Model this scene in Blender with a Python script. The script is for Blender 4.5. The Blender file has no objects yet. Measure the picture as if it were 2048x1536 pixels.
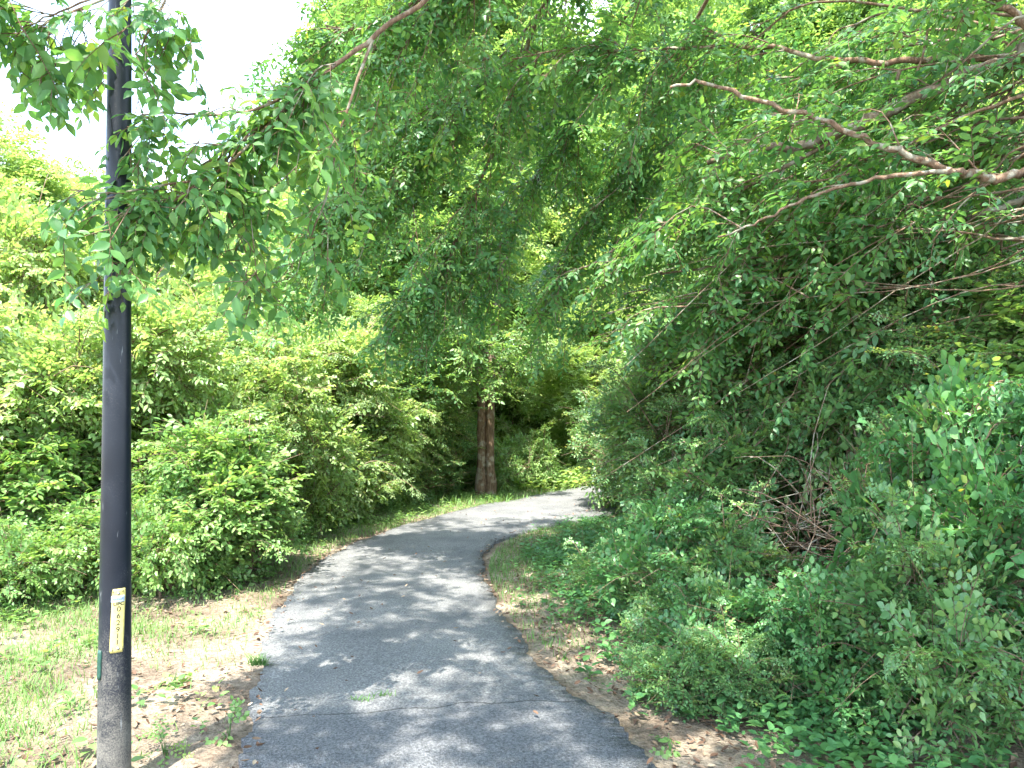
import bpy, math, random
import numpy as np
from mathutils import Vector, noise as mnoise

random.seed(7)
rng = np.random.default_rng(11)
R = math.radians
sc = bpy.context.scene
col = sc.collection

# ------------------------------------------------------------------ camera
F = 1384.0            # focal length in photo pixels (2048 wide)
HY = 840.0            # horizon row in the photo
CH = 1.6              # eye height
cam_d = bpy.data.cameras.new('camera')
cam = bpy.data.objects.new('camera', cam_d)
col.objects.link(cam)
cam.location = (0, 0, CH)
cam.rotation_euler = (R(90), 0, 0)
cam_d.sensor_width = 36.0
cam_d.lens = F / 2048.0 * 36.0
cam_d.shift_y = (HY - 768.0) / 2048.0
cam_d.clip_start = 0.05
cam_d.clip_end = 2000
sc.camera = cam

# ------------------------------------------------------------------ light
SUN_DIR = Vector((-0.287 * math.cos(R(63)), -0.958 * math.cos(R(63)), math.sin(R(63)))).normalized()   # towards the sun
sun_d = bpy.data.lights.new('sun', 'SUN')
sun_d.energy = 3.2
sun_d.angle = R(0.53)
sun_d.color = (1.0, 0.955, 0.87)
sun = bpy.data.objects.new('sun', sun_d)
sun.rotation_euler = SUN_DIR.to_track_quat('Z', 'Y').to_euler()
sun.location = (0, 0, 30)
col.objects.link(sun)

world = bpy.data.worlds.new('World')
sc.world = world
world.use_nodes = True
wn, wl = world.node_tree.nodes, world.node_tree.links
wn.clear()
wo = wn.new('ShaderNodeOutputWorld')
bg = wn.new('ShaderNodeBackground')
bg.inputs['Strength'].default_value = 0.15
sky = wn.new('ShaderNodeTexSky')
sky.sky_type = 'NISHITA'
sky.sun_disc = False
sky.sun_elevation = R(63)
sky.sun_rotation = math.atan2(SUN_DIR.x, SUN_DIR.y)
sky.air_density = 1.0
sky.dust_density = 0.8
tc = wn.new('ShaderNodeTexCoord')
nz = wn.new('ShaderNodeTexNoise')
nz.inputs['Scale'].default_value = 2.2
nz.inputs['Detail'].default_value = 7
nz.inputs['Roughness'].default_value = 0.58
mpw = wn.new('ShaderNodeMapping')
mpw.inputs['Scale'].default_value = (1, 1, 2.6)
mpw.inputs['Location'].default_value = (0.6, 0.2, 0.1)
rp = wn.new('ShaderNodeValToRGB')
rp.color_ramp.elements[0].position = 0.5
rp.color_ramp.elements[0].color = (0.1, 0.1, 0.1, 1)
rp.color_ramp.elements[1].position = 0.72
rp.color_ramp.elements[1].color = (0.95, 0.95, 0.95, 1)
mxw = wn.new('ShaderNodeMix')
mxw.data_type = 'RGBA'
mxw.inputs[7].default_value = (7.0, 7.6, 8.0, 1)
wl.new(tc.outputs['Generated'], mpw.inputs['Vector'])
wl.new(mpw.outputs[0], nz.inputs['Vector'])
wl.new(nz.outputs['Fac'], rp.inputs[0])
wl.new(rp.outputs[0], mxw.inputs[0])
wl.new(sky.outputs[0], mxw.inputs[6])
wl.new(mxw.outputs[2], bg.inputs[0])
wl.new(bg.outputs[0], wo.inputs[0])

vs = sc.view_settings
vs.view_transform = 'Standard'
vs.look = 'None'
vs.gamma = 1
vs.exposure = 2.8
vs.use_curve_mapping = False
sc.render.engine = 'CYCLES'
cy = sc.cycles
cy.max_bounces = 12
cy.diffuse_bounces = 10
cy.glossy_bounces = 2
cy.transmission_bounces = 10
cy.caustics_reflective = False
cy.caustics_refractive = False
cy.use_denoising = True
cy.use_adaptive_sampling = True
cy.adaptive_threshold = 0.01


def P(px, py, d):
    """world point seen at photo pixel (px, py) at depth d"""
    return np.array([(px - 1024.0) / F * d, d, CH - (py - HY) / F * d])


# ------------------------------------------------------------------ materials
def new_mat(name):
    m = bpy.data.materials.new(name)
    m.use_nodes = True
    nt = m.node_tree
    nt.nodes.clear()
    out = nt.nodes.new('ShaderNodeOutputMaterial')
    return m, nt.nodes, nt.links, out


def ramp(n, stops, interp='LINEAR'):
    r = n.new('ShaderNodeValToRGB')
    r.color_ramp.interpolation = interp
    e = r.color_ramp.elements
    while len(e) < len(stops):
        e.new(0.5)
    for el, (p, c) in zip(e, stops):
        el.position = p
        el.color = (c[0], c[1], c[2], 1)
    return r


def leaf_mat(name, stops, transl=0.4, rough=0.42, spec=0.45, tboost=(1.9, 1.75, 0.9)):
    m, n, l, out = new_mat(name)
    at = n.new('ShaderNodeAttribute')
    at.attribute_name = 'tint'
    r = ramp(n, stops)
    l.new(at.outputs['Fac'], r.inputs[0])
    p = n.new('ShaderNodeBsdfPrincipled')
    p.inputs['Roughness'].default_value = rough
    p.inputs['Specular IOR Level'].default_value = spec
    l.new(r.outputs[0], p.inputs['Base Color'])
    mul = n.new('ShaderNodeMix')
    mul.data_type = 'RGBA'
    mul.blend_type = 'MULTIPLY'
    mul.inputs[0].default_value = 1
    mul.inputs[7].default_value = (*tboost, 1)
    l.new(r.outputs[0], mul.inputs[6])
    t = n.new('ShaderNodeBsdfTranslucent')
    l.new(mul.outputs[2], t.inputs['Color'])
    mx = n.new('ShaderNodeMixShader')
    mx.inputs[0].default_value = transl
    l.new(p.outputs[0], mx.inputs[1])
    l.new(t.outputs[0], mx.inputs[2])
    l.new(mx.outputs[0], out.inputs[0])
    return m


def bark_mat(name, dark, mid, light, scale=9.0, lichen=0.5, stretch=(1, 1, 0.25)):
    m, n, l, out = new_mat(name)
    tcn = n.new('ShaderNodeTexCoord')
    mp = n.new('ShaderNodeMapping')
    mp.inputs['Scale'].default_value = stretch
    l.new(tcn.outputs['Object'], mp.inputs[0])
    a = n.new('ShaderNodeTexNoise')
    a.inputs['Scale'].default_value = scale * 4
    a.inputs['Detail'].default_value = 6
    a.inputs['Roughness'].default_value = 0.65
    l.new(mp.outputs[0], a.inputs['Vector'])
    r = ramp(n, [(0.3, dark), (0.55, mid), (0.75, light)])
    l.new(a.outputs['Fac'], r.inputs[0])
    b = n.new('ShaderNodeTexNoise')
    b.inputs['Scale'].default_value = scale
    b.inputs['Detail'].default_value = 4
    l.new(tcn.outputs['Object'], b.inputs['Vector'])
    r2 = ramp(n, [(0.52, (0, 0, 0)), (0.62, (lichen, lichen, lichen))])
    l.new(b.outputs['Fac'], r2.inputs[0])
    mx = n.new('ShaderNodeMix')
    mx.data_type = 'RGBA'
    mx.inputs[7].default_value = (0.42, 0.42, 0.34, 1)
    l.new(r2.outputs[0], mx.inputs[0])
    l.new(r.outputs[0], mx.inputs[6])
    p = n.new('ShaderNodeBsdfPrincipled')
    p.inputs['Roughness'].default_value = 0.9
    p.inputs['Specular IOR Level'].default_value = 0.2
    l.new(mx.outputs[2], p.inputs['Base Color'])
    bp = n.new('ShaderNodeBump')
    bp.inputs['Strength'].default_value = 0.9
    bp.inputs['Distance'].default_value = 0.015
    l.new(a.outputs['Fac'], bp.inputs['Height'])
    l.new(bp.outputs[0], p.inputs['Normal'])
    l.new(p.outputs[0], out.inputs[0])
    return m


Y = (0.42, 0.33, 0.05)
M = {}
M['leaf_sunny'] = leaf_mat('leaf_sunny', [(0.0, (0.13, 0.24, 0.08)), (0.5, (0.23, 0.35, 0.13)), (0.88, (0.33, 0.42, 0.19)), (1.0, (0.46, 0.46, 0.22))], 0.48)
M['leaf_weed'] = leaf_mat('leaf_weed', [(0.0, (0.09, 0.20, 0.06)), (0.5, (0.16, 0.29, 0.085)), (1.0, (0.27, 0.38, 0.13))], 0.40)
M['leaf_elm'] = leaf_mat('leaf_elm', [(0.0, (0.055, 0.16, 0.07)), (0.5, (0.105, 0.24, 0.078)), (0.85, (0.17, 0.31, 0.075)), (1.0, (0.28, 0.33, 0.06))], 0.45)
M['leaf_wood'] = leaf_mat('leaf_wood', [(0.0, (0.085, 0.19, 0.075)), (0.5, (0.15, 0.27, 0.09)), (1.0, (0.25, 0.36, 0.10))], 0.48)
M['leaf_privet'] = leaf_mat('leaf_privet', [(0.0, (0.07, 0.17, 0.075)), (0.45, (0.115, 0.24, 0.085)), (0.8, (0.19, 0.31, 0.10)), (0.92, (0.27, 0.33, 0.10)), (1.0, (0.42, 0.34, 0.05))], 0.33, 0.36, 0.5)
M['leaf_vine'] = leaf_mat('leaf_vine', [(0.0, (0.055, 0.15, 0.06)), (0.5, (0.085, 0.22, 0.075)), (0.9, (0.13, 0.28, 0.08)), (1.0, (0.36, 0.34, 0.07))], 0.33, 0.4)
M['grass'] = leaf_mat('grass_blade', [(0.0, (0.08, 0.18, 0.05)), (0.6, (0.13, 0.25, 0.07)), (0.88, (0.22, 0.29, 0.11)), (1.0, (0.42, 0.37, 0.22))], 0.3, 0.6, 0.3)
M['litter'] = leaf_mat('leaf_litter', [(0.0, (0.07, 0.04, 0.025)), (0.45, (0.15, 0.09, 0.06)), (0.8, (0.26, 0.18, 0.12)), (1.0, (0.42, 0.33, 0.23))], 0.1, 0.8, 0.2, (1, 1, 1))
M['twig'] = bark_mat('twig_bark', (0.10, 0.065, 0.04), (0.2, 0.13, 0.085), (0.32, 0.24, 0.17), 20, 0.25)
M['twig_red'] = bark_mat('reddish_twig_bark', (0.10, 0.06, 0.042), (0.21, 0.135, 0.09), (0.34, 0.26, 0.19), 14, 0.6)
M['bark'] = bark_mat('grey_bark', (0.055, 0.042, 0.03), (0.16, 0.115, 0.08), (0.30, 0.24, 0.18), 6, 0.6)
M['bark_tan'] = bark_mat('speckled_tan_bark', (0.11, 0.08, 0.05), (0.25, 0.19, 0.13), (0.40, 0.35, 0.27), 9, 0.8)
M['bark_brown'] = bark_mat('brown_bark', (0.06, 0.038, 0.024), (0.17, 0.11, 0.07), (0.28, 0.21, 0.14), 7, 0.35)


# ------------------------------------------------------------------ object helpers
def tag(o, label=None, cat=None, group=None, kind=None):
    if label: o['label'] = label
    if cat: o['category'] = cat
    if group: o['group'] = group
    if kind: o['kind'] = kind
    return o


def empty(name, loc=(0, 0, 0), rz=0.0):
    o = bpy.data.objects.new(name, None)
    o.location = loc
    o.rotation_euler = (0, 0, rz)
    o.empty_display_size = 0.3
    col.objects.link(o)
    return o


def mesh_obj(name, me, parent=None):
    o = bpy.data.objects.new(name, me)
    col.objects.link(o)
    if parent is not None:
        o.parent = parent
    return o


def tri_mesh(name, V, T, mats, tint=None, mi=None, smooth=False):
    me = bpy.data.meshes.new(name)
    V = np.ascontiguousarray(V, dtype=np.float32)
    T = np.ascontiguousarray(T, dtype=np.int32)
    me.vertices.add(len(V))
    me.vertices.foreach_set('co', V.ravel())
    me.loops.add(T.size)
    me.loops.foreach_set('vertex_index', T.ravel())
    k = T.shape[1]
    me.polygons.add(len(T))
    me.polygons.foreach_set('loop_start', np.arange(len(T), dtype=np.int32) * k)
    if mi is not None:
        me.polygons.foreach_set('material_index', np.ascontiguousarray(mi, dtype=np.int32))
    if smooth:
        me.polygons.foreach_set('use_smooth', np.ones(len(T), dtype=bool))
    for m in mats:
        me.materials.append(m)
    if tint is not None:
        a = me.attributes.new('tint', 'FLOAT', 'POINT')
        a.data.foreach_set('value', np.ascontiguousarray(tint, dtype=np.float32))
    me.update(calc_edges=True)
    return me


def norm(a):
    return a / (np.linalg.norm(a, axis=-1, keepdims=True) + 1e-9)


# ------------------------------------------------------------------ tubes
def catmull(pts, n):
    pts = np.asarray(pts, float)
    if len(pts) < 3:
        t = np.linspace(0, 1, n)[:, None]
        return pts[0] * (1 - t) + pts[-1] * t
    p = np.vstack([2 * pts[0] - pts[1], pts, 2 * pts[-1] - pts[-2]])
    m = len(pts) - 1
    out = []
    for u in np.linspace(0, m - 1e-6, n):
        i = int(u)
        t = u - i
        a, b, c, d = p[i], p[i + 1], p[i + 2], p[i + 3]
        out.append(0.5 * ((2 * b) + (-a + c) * t + (2 * a - 5 * b + 4 * c - d) * t * t + (-a + 3 * b - 3 * c + d) * t ** 3))
    return np.array(out)


class Tubes:
    def __init__(self):
        self.V, self.Q, self.n = [], [], 0

    def add(self, pts, radii, sides=6, rough=0.0):
        pts = np.asarray(pts, float)
        k = len(pts)
        tan = np.gradient(pts, axis=0)
        tan = norm(tan)
        up = np.array([0.0, 0.0, 1.0]) if abs(tan[0][2]) < 0.9 else np.array([1.0, 0.0, 0.0])
        b = norm(np.cross(tan, up))
        c = norm(np.cross(b, tan))
        ang = np.linspace(0, 2 * np.pi, sides, endpoint=False)
        rad = np.asarray(radii, float)[:, None]
        if rough:
            rad = rad * (1 + rng.normal(0, rough, (k, sides)))
        V = pts[:, None, :] + rad[..., None] * (np.cos(ang)[None, :, None] * b[:, None, :] + np.sin(ang)[None, :, None] * c[:, None, :])
        i = np.arange(k - 1)[:, None] * sides
        j = np.arange(sides)[None, :]
        jn = (j + 1) % sides
        Q = np.stack([i + j, i + jn, i + sides + jn, i + sides + j], -1).reshape(-1, 4) + self.n
        self.V.append(V.reshape(-1, 3))
        self.Q.append(Q)
        self.n += k * sides

    def mesh(self, name, mat):
        V = np.vstack(self.V)
        Q = np.vstack(self.Q)
        return tri_mesh(name, V, Q, [mat], None, None, True)


# ------------------------------------------------------------------ leaves and sprays
def leaf_geo(lod, w=0.5):
    """unit leaf along +X, lying in XY, normal +Z"""
    if lod == 'l':
        V = [(0, 0, 0), (.42, w * .52, .05), (1, 0, -.07), (.42, -w * .52, .05)]
        T = [(0, 2, 1), (0, 3, 2)]
    elif lod == 'm':
        V = [(0, 0, 0), (.32, w * .46, .06), (.32, -w * .46, .06), (.72, w * .34, .03), (.72, -w * .34, .03), (1, 0, -.1), (.5, 0, 0)]
        T = [(0, 6, 1), (0, 2, 6), (1, 6, 3), (2, 4, 6), (3, 6, 5), (4, 5, 6)]
    else:
        V = [(0, 0, 0), (.16, w * .3, .04), (.16, -w * .3, .04), (.38, w * .5, .07), (.38, -w * .5, .07), (.68, w * .36, .04),
             (.68, -w * .36, .04), (.87, w * .14, -.03), (.87, -w * .14, -.03), (1.0, 0, -.12), (.38, 0, 0.0), (.68, 0, -.03)]
        T = [(0, 10, 1), (0, 2, 10), (1, 10, 3), (2, 4, 10), (3, 10, 5), (10, 11, 5), (4, 6, 10), (10, 6, 11), (5, 11, 7), (6, 8, 11), (7, 11, 9), (8, 9, 11)]
    return np.array(V, float), np.array(T, int)


def rot_from(x, z):
    x = norm(x)
    z = z - (z * x).sum(-1, keepdims=True) * x
    z = norm(z)
    y = np.cross(z, x)
    return np.stack([x, y, z], -1)       # columns


class Tmpl:
    """a twig with leaves, unit length along +X, spray plane XY"""

    def __init__(self, lod='m', nmain=9, nsub=2, lsub=5, lrel=0.24, w=0.5, droop=0.25, spread=55, twig=True, flop=0.25):
        V, T, mi, ti = [], [], [], []
        n = 0
        lv, lt = leaf_geo(lod, w)

        def curve(o, d, L, s):
            p = o + d * L * s
            p[2] -= droop * (L * s) ** 2
            return p

        def leaf(p, d, up, size):
            nonlocal n
            Rm = rot_from(np.array([d]), np.array([up]))[0]
            V.append((Rm @ (lv * size).T).T + p)
            T.append(lt + n)
            mi.extend([0] * len(lt))
            ti.extend([rng.random()] * len(lv))
            n += len(lv)

        def stem(o, d, L, r):
            nonlocal n
            ks = 3
            for i in range(ks):
                a, b = curve(o, d, L, i / ks), curve(o, d, L, (i + 1) / ks)
                side = np.array([-d[1], d[0], 0.0])
                upv = np.array([0, 0, 1.0])
                rr0, rr1 = r * (1 - i / ks * .8), r * (1 - (i + 1) / ks * .8)
                tri = [a + side * rr0, a - side * rr0 * .6 + upv * rr0 * .8, a - side * rr0 * .6 - upv * rr0 * .8]
                tri2 = [b + side * rr1, b - side * rr1 * .6 + upv * rr1 * .8, b - side * rr1 * .6 - upv * rr1 * .8]
                V.append(np.array(tri + tri2))
                T.append(np.array([(0, 1, 4), (0, 4, 3), (1, 2, 5), (1, 5, 4), (2, 0, 3), (2, 3, 5)]) + n)
                mi.extend([1] * 6)
                ti.extend([0.5] * 6)
                n += 6

        def run(o, d, L, k, size, r):
            if twig:
                stem(o, d, L, r)
            sgn = 1 if rng.random() < .5 else -1
            for i in range(k):
                s = 0.12 + 0.88 * (i + rng.random() * .4) / k
                p = curve(o, d, L, min(s, 1))
                a = R(spread) * (0.75 + .4 * rng.random()) * sgn
                if i == k - 1:
                    a = rng.normal(0, .2)
                ca, sa = math.cos(a), math.sin(a)
                dd = np.array([d[0] * ca - d[1] * sa, d[0] * sa + d[1] * ca, -flop + rng.normal(0, .22)])
                up = np.array([rng.normal(0, .3), rng.normal(0, .3), 1.0])
                leaf(p, dd, up, size * (0.75 + .45 * rng.random()) * (1.0 if s < .85 else .8))
                sgn = -sgn

        o = np.zeros(3)
        run(o, np.array([1.0, 0, 0]), 1.0, nmain, lrel, 0.012)
        for q in range(nsub):
            s = 0.15 + 0.55 * (q + rng.random() * .5) / max(nsub, 1)
            a = R(38 + 18 * rng.random()) * (1 if q % 2 else -1)
            d = norm(np.array([math.cos(a), math.sin(a), rng.normal(0, .18)]))
            run(curve(o, np.array([1.0, 0, 0]), 1.0, s), d, 0.42 + .2 * rng.random(), lsub, lrel * .92, 0.009)
        self.V = np.vstack(V)
        self.T = np.vstack(T)
        self.mi = np.array(mi)
        self.ti = np.array(ti)
        self.leaves = nmain + nsub * lsub


def foliage_mesh(name, tm, pos, dirs, lens, mats, jit=0.35, bias=None, tint_w=0.5, ups=None):
    S = len(pos)
    ch = rng.integers(0, len(tm), S)
    up = np.tile([0, 0, 1.0], (S, 1)) if ups is None else ups
    up = up + rng.normal(0, jit, (S, 3))
    RM = rot_from(dirs, up)
    st = rng.random(S) if bias is None else np.clip(bias, 0, 1)
    Vs, Ts, Ms, Ti = [], [], [], []
    n = 0
    for k, t in enumerate(tm):
        idx = np.nonzero(ch == k)[0]
        if not len(idx):
            continue
        v = np.einsum('sij,vj->svi', RM[idx], t.V) * lens[idx][:, None, None] + pos[idx][:, None, :]
        nv = len(t.V)
        T = t.T[None] + (np.arange(len(idx)) * nv)[:, None, None] + n
        Vs.append(v.reshape(-1, 3))
        Ts.append(T.reshape(-1, 3))
        Ms.append(np.tile(t.mi, len(idx)))
        Ti.append(((1 - tint_w) * t.ti[None, :] + tint_w * st[idx][:, None]).ravel())
        n += nv * len(idx)
    return tri_mesh(name, np.vstack(Vs), np.vstack(Ts), mats, np.concatenate(Ti), np.concatenate(Ms))


def lobe_points(lobes, n, inner=0.55, updir=0.15, droop=-0.1, rnd=0.6):
    """lobes: array (k,6) centre+radii; points on their shells with outward directions"""
    L = np.array(lobes, float)
    w = (L[:, 3] * L[:, 5]) ** 1.0 + L[:, 3] ** 2
    i = rng.choice(len(L), n, p=w / w.sum())
    d = norm(rng.normal(0, 1, (n, 3)))
    d[:, 2] = np.where((d[:, 2] < -.35) & (rng.random(n) < .5), -d[:, 2], d[:, 2])
    rr = inner + (1 - inner) * np.sqrt(rng.random(n))
    pos = L[i, :3] + d * L[i, 3:6] * rr[:, None]
    dirs = d + rng.normal(0, rnd, (n, 3))
    dirs[:, 2] = dirs[:, 2] * 0.7 + updir + droop
    return pos, norm(dirs)


TM = {
    'elm': [Tmpl('m', 9, 2, 5, 0.23, 0.48, 0.3) for _ in range(6)],
    'elm_near': [Tmpl('h', 8, 1, 4, 0.30, 0.52, 0.35, 60, flop=.45) for _ in range(7)],
    'broad': [Tmpl('m', 9, 2, 5, 0.22, 0.6, 0.3, 60, flop=.4) for _ in range(6)],
    'privet': [Tmpl('m', 10, 3, 6, 0.165, 0.6, 0.15, 62, flop=.1) for _ in range(6)],
    'privet_near': [Tmpl('h', 10, 2, 5, 0.21, 0.6, 0.15, 62, flop=.1) for _ in range(6)],
    'vine': [Tmpl('h', 8, 2, 4, 0.24, 0.7, 0.2, 65, flop=.2) for _ in range(6)],
    'far': [Tmpl('l', 8, 3, 5, 0.24, 0.55, 0.3, 55, twig=False, flop=.3) for _ in range(5)],
}

# ------------------------------------------------------------------ terrain
PATH_L = [(-1.0, -9), (-1.0, -3), (-1.05, 0), (-1.12, 1.8), (-1.25, 3.18), (-1.43, 3.82), (-1.72, 4.81), (-1.94, 5.68), (-2.13, 7.14), (-2.12, 8.2), (-1.93, 9.4),
          (-1.39, 11.07), (-.69, 12.7), (.26, 14.2), (1.9, 16.9), (4.2, 19.2), (8.5, 21.5), (14, 23)]
PATH_R = [(1.1, -9), (1.0, -3), (.9, 0), (.78, 1.8), (.66, 3.1), (.52, 3.69), (.22, 4.3), (.05, 5.1), (-.2, 6.4), (-.33, 7.6), (-.31, 8.6),
          (-.02, 9.5), (.55, 10.4), (1.3, 11.2), (3.1, 14.0), (5.4, 16.6), (9.2, 19.2), (14.5, 21)]
NST = 170
pl, pr = catmull(PATH_L, NST), catmull(PATH_R, NST)
pc = (pl + pr) / 2


def path_dist(x, y):
    """distance from the path's centre line and side (+1 right of it)"""
    x = np.asarray(x, float)
    y = np.asarray(y, float)
    sh = x.shape
    q = np.stack([x.ravel(), y.ravel()], -1)
    dist = np.full(len(q), 1e9)
    side = np.ones(len(q))
    for i in range(0, NST - 1, 2):
        a, b = pc[i], pc[min(i + 2, NST - 1)]
        ab = b - a
        t = np.clip(((q - a) @ ab) / (ab @ ab), 0, 1)
        dd = q - (a + t[:, None] * ab)
        d = np.hypot(dd[:, 0], dd[:, 1])
        s = np.sign(ab[0] * dd[:, 1] - ab[1] * dd[:, 0])
        m = d < dist
        dist[m] = d[m]
        side[m] = -s[m]
    return dist.reshape(sh), side.reshape(sh)


def sstep(a, b, x):
    t = np.clip((x - a) / (b - a), 0, 1)
    return t * t * (3 - 2 * t)


def fnoise(x, y, s, seed=0.0):
    return (np.sin(x * s + 1.3 * np.sin(y * s * .7 + seed) + seed) + np.sin(y * s * 1.1 + 1.7 * np.sin(x * s * .6 + seed * 2) + 2 * seed) +
            .5 * np.sin((x + y) * s * 1.9 + seed * 3) + .5 * np.sin((x - y) * s * 2.3 - seed)) / 3.0


def height(x, y):
    x = np.asarray(x, float)
    y = np.asarray(y, float)
    d, s = path_dist(x, y)
    rise = np.where(s > 0, sstep(1.9, 6.0, d) * 1.5, sstep(4.0, 12.0, d) * 0.6)
    rise = rise * (1 - .0 * y)
    h = -0.03 + rise + 0.035 * fnoise(x, y, 1.7, .4) * sstep(.9, 1.6, d) + 0.012 * fnoise(x, y, 6.0, 2.1) * sstep(.9, 1.3, d)
    h = h + sstep(19, 34, y) * 1.6
    h = np.where(d < 1.25, np.minimum(h, -0.012), h)
    return h


def H(x, y):
    return float(height(np.array([x]), np.array([y]))[0])


def axis(lo, hi, step, far):
    a = np.arange(lo, hi + 1e-6, step)
    g = [hi + step]
    s = step
    while g[-1] < far:
        s *= 1.35
        g.append(g[-1] + s)
    g2 = [lo - step]
    s = step
    while g2[-1] > -far:
        s *= 1.35
        g2.append(g2[-1] - s)
    return np.concatenate([np.array(g2[::-1]), a, np.array(g)])


gx, gy = axis(-9, 9, .1, 500), axis(-2, 22, .1, 500)
X, Yg = np.meshgrid(gx, gy)
Z = height(X, Yg)
nx, ny = len(gx), len(gy)
ii, jj = np.meshgrid(np.arange(ny - 1), np.arange(nx - 1), indexing='ij')
q = np.stack([ii * nx + jj, ii * nx + jj + 1, (ii + 1) * nx + jj + 1, (ii + 1) * nx + jj], -1).reshape(-1, 4)

m, n, l, out = new_mat('woodland_soil')
tcn = n.new('ShaderNodeTexCoord')
n1 = n.new('ShaderNodeTexNoise'); n1.inputs['Scale'].default_value = 1.3; n1.inputs['Detail'].default_value = 8; n1.inputs['Roughness'].default_value = .62
n2 = n.new('ShaderNodeTexNoise'); n2.inputs['Scale'].default_value = 26; n2.inputs['Detail'].default_value = 8; n2.inputs['Roughness'].default_value = .7
n3 = n.new('ShaderNodeTexVoronoi'); n3.inputs['Scale'].default_value = 60
for q_ in (n1, n2, n3):
    l.new(tcn.outputs['Object'], q_.inputs['Vector'])
r1 = ramp(n, [(0.3, (0.12, 0.095, 0.07)), (0.46, (0.23, 0.185, 0.14)), (0.6, (0.37, 0.315, 0.245)), (0.75, (0.22, 0.22, 0.12))])
r2 = ramp(n, [(0.3, (0.32, 0.28, 0.26)), (0.5, (0.85, 0.82, 0.8)), (0.7, (1.2, 1.15, 1.1))])
l.new(n1.outputs['Fac'], r1.inputs[0]); l.new(n2.outputs['Fac'], r2.inputs[0])
mu = n.new('ShaderNodeMix'); mu.data_type = 'RGBA'; mu.blend_type = 'MULTIPLY'; mu.inputs[0].default_value = 1
l.new(r1.outputs[0], mu.inputs[6]); l.new(r2.outputs[0], mu.inputs[7])
p = n.new('ShaderNodeBsdfPrincipled'); p.inputs['Roughness'].default_value = .95; p.inputs['Specular IOR Level'].default_value = .15
l.new(mu.outputs[2], p.inputs['Base Color'])
ad = n.new('ShaderNodeMath'); ad.operation = 'MULTIPLY_ADD'; ad.inputs[1].default_value = .35
l.new(n3.outputs['Distance'], ad.inputs[0]); l.new(n2.outputs['Fac'], ad.inputs[2])
bp = n.new('ShaderNodeBump'); bp.inputs['Strength'].default_value = 1; bp.inputs['Distance'].default_value = .03
l.new(ad.outputs[0], bp.inputs['Height']); l.new(bp.outputs[0], p.inputs['Normal']); l.new(p.outputs[0], out.inputs[0])
M['soil'] = m
ground = mesh_obj('ground', tri_mesh('ground', np.stack([X.ravel(), Yg.ravel(), Z.ravel()], -1), q, [M['soil']], None, None, True))
tag(ground, 'bare tan soil with leaf litter either side of the path', 'ground', kind='structure')

# path ---------------------------------------------------------------
m, n, l, out = new_mat('asphalt')
tcn = n.new('ShaderNodeTexCoord')
sep = n.new('ShaderNodeSeparateXYZ'); l.new(tcn.outputs['Object'], sep.inputs[0])
n1 = n.new('ShaderNodeTexNoise'); n1.inputs['Scale'].default_value = 1.4; n1.inputs['Detail'].default_value = 9; n1.inputs['Roughness'].default_value = .66
n2 = n.new('ShaderNodeTexNoise'); n2.inputs['Scale'].default_value = 75; n2.inputs['Detail'].default_value = 4; n2.inputs['Roughness'].default_value = .8
n4 = n.new('ShaderNodeTexNoise'); n4.inputs['Scale'].default_value = 3; n4.inputs['Detail'].default_value = 6
n5 = n.new('ShaderNodeTexVoronoi'); n5.inputs['Scale'].default_value = 160
for q_ in (n1, n2, n4, n5):
    l.new(tcn.outputs['Object'], q_.inputs['Vector'])
r1 = ramp(n, [(0.32, (0.15, 0.154, 0.158)), (0.68, (0.25, 0.25, 0.243))])
l.new(n1.outputs['Fac'], r1.inputs[0])
# the newer, darker strip laid in front of the seam
e1 = n.new('ShaderNodeMath'); e1.operation = 'MULTIPLY_ADD'; e1.inputs[1].default_value = -0.12
l.new(sep.outputs['X'], e1.inputs[0]); l.new(sep.outputs['Y'], e1.inputs[2])
e2 = n.new('ShaderNodeMath'); e2.operation = 'MULTIPLY_ADD'; e2.inputs[1].default_value = 0.22
l.new(n4.outputs['Fac'], e2.inputs[0]); l.new(e1.outputs[0], e2.inputs[2])
r3 = n.new('ShaderNodeMapRange'); r3.inputs['From Min'].default_value = 3.85; r3.inputs['From Max'].default_value = 4.15
l.new(e2.outputs[0], r3.inputs['Value'])
mx = n.new('ShaderNodeMix'); mx.data_type = 'RGBA'; mx.inputs[6].default_value = (0.145, 0.15, 0.158, 1)
l.new(r3.outputs[0], mx.inputs[0]); l.new(r1.outputs[0], mx.inputs[7])
# seam crack
c1 = n.new('ShaderNodeMath'); c1.operation = 'SUBTRACT'; c1.inputs[1].default_value = 3.975
l.new(e2.outputs[0], c1.inputs[0])
c2 = n.new('ShaderNodeMath'); c2.operation = 'ABSOLUTE'; l.new(c1.outputs[0], c2.inputs[0])
c3 = n.new('ShaderNodeMapRange'); c3.inputs['From Min'].default_value = 0.002; c3.inputs['From Max'].default_value = 0.011; c3.inputs['To Min'].default_value = .4
l.new(c2.outputs[0], c3.inputs['Value'])
r2 = ramp(n, [(0.32, (0.35, 0.35, 0.36)), (0.5, (0.92, 0.92, 0.92)), (0.68, (1.75, 1.75, 1.7))])
l.new(n2.outputs['Fac'], r2.inputs[0])
mu = n.new('ShaderNodeMix'); mu.data_type = 'RGBA'; mu.blend_type = 'MULTIPLY'; mu.inputs[0].default_value = 1
l.new(mx.outputs[2], mu.inputs[6]); l.new(r2.outputs[0], mu.inputs[7])
mu2 = n.new('ShaderNodeMix'); mu2.data_type = 'RGBA'; mu2.blend_type = 'MULTIPLY'; mu2.inputs[0].default_value = 1
l.new(mu.outputs[2], mu2.inputs[6]); l.new(c3.outputs[0], mu2.inputs[7])
p = n.new('ShaderNodeBsdfPrincipled'); p.inputs['Roughness'].default_value = .88; p.inputs['Specular IOR Level'].default_value = .3
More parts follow.
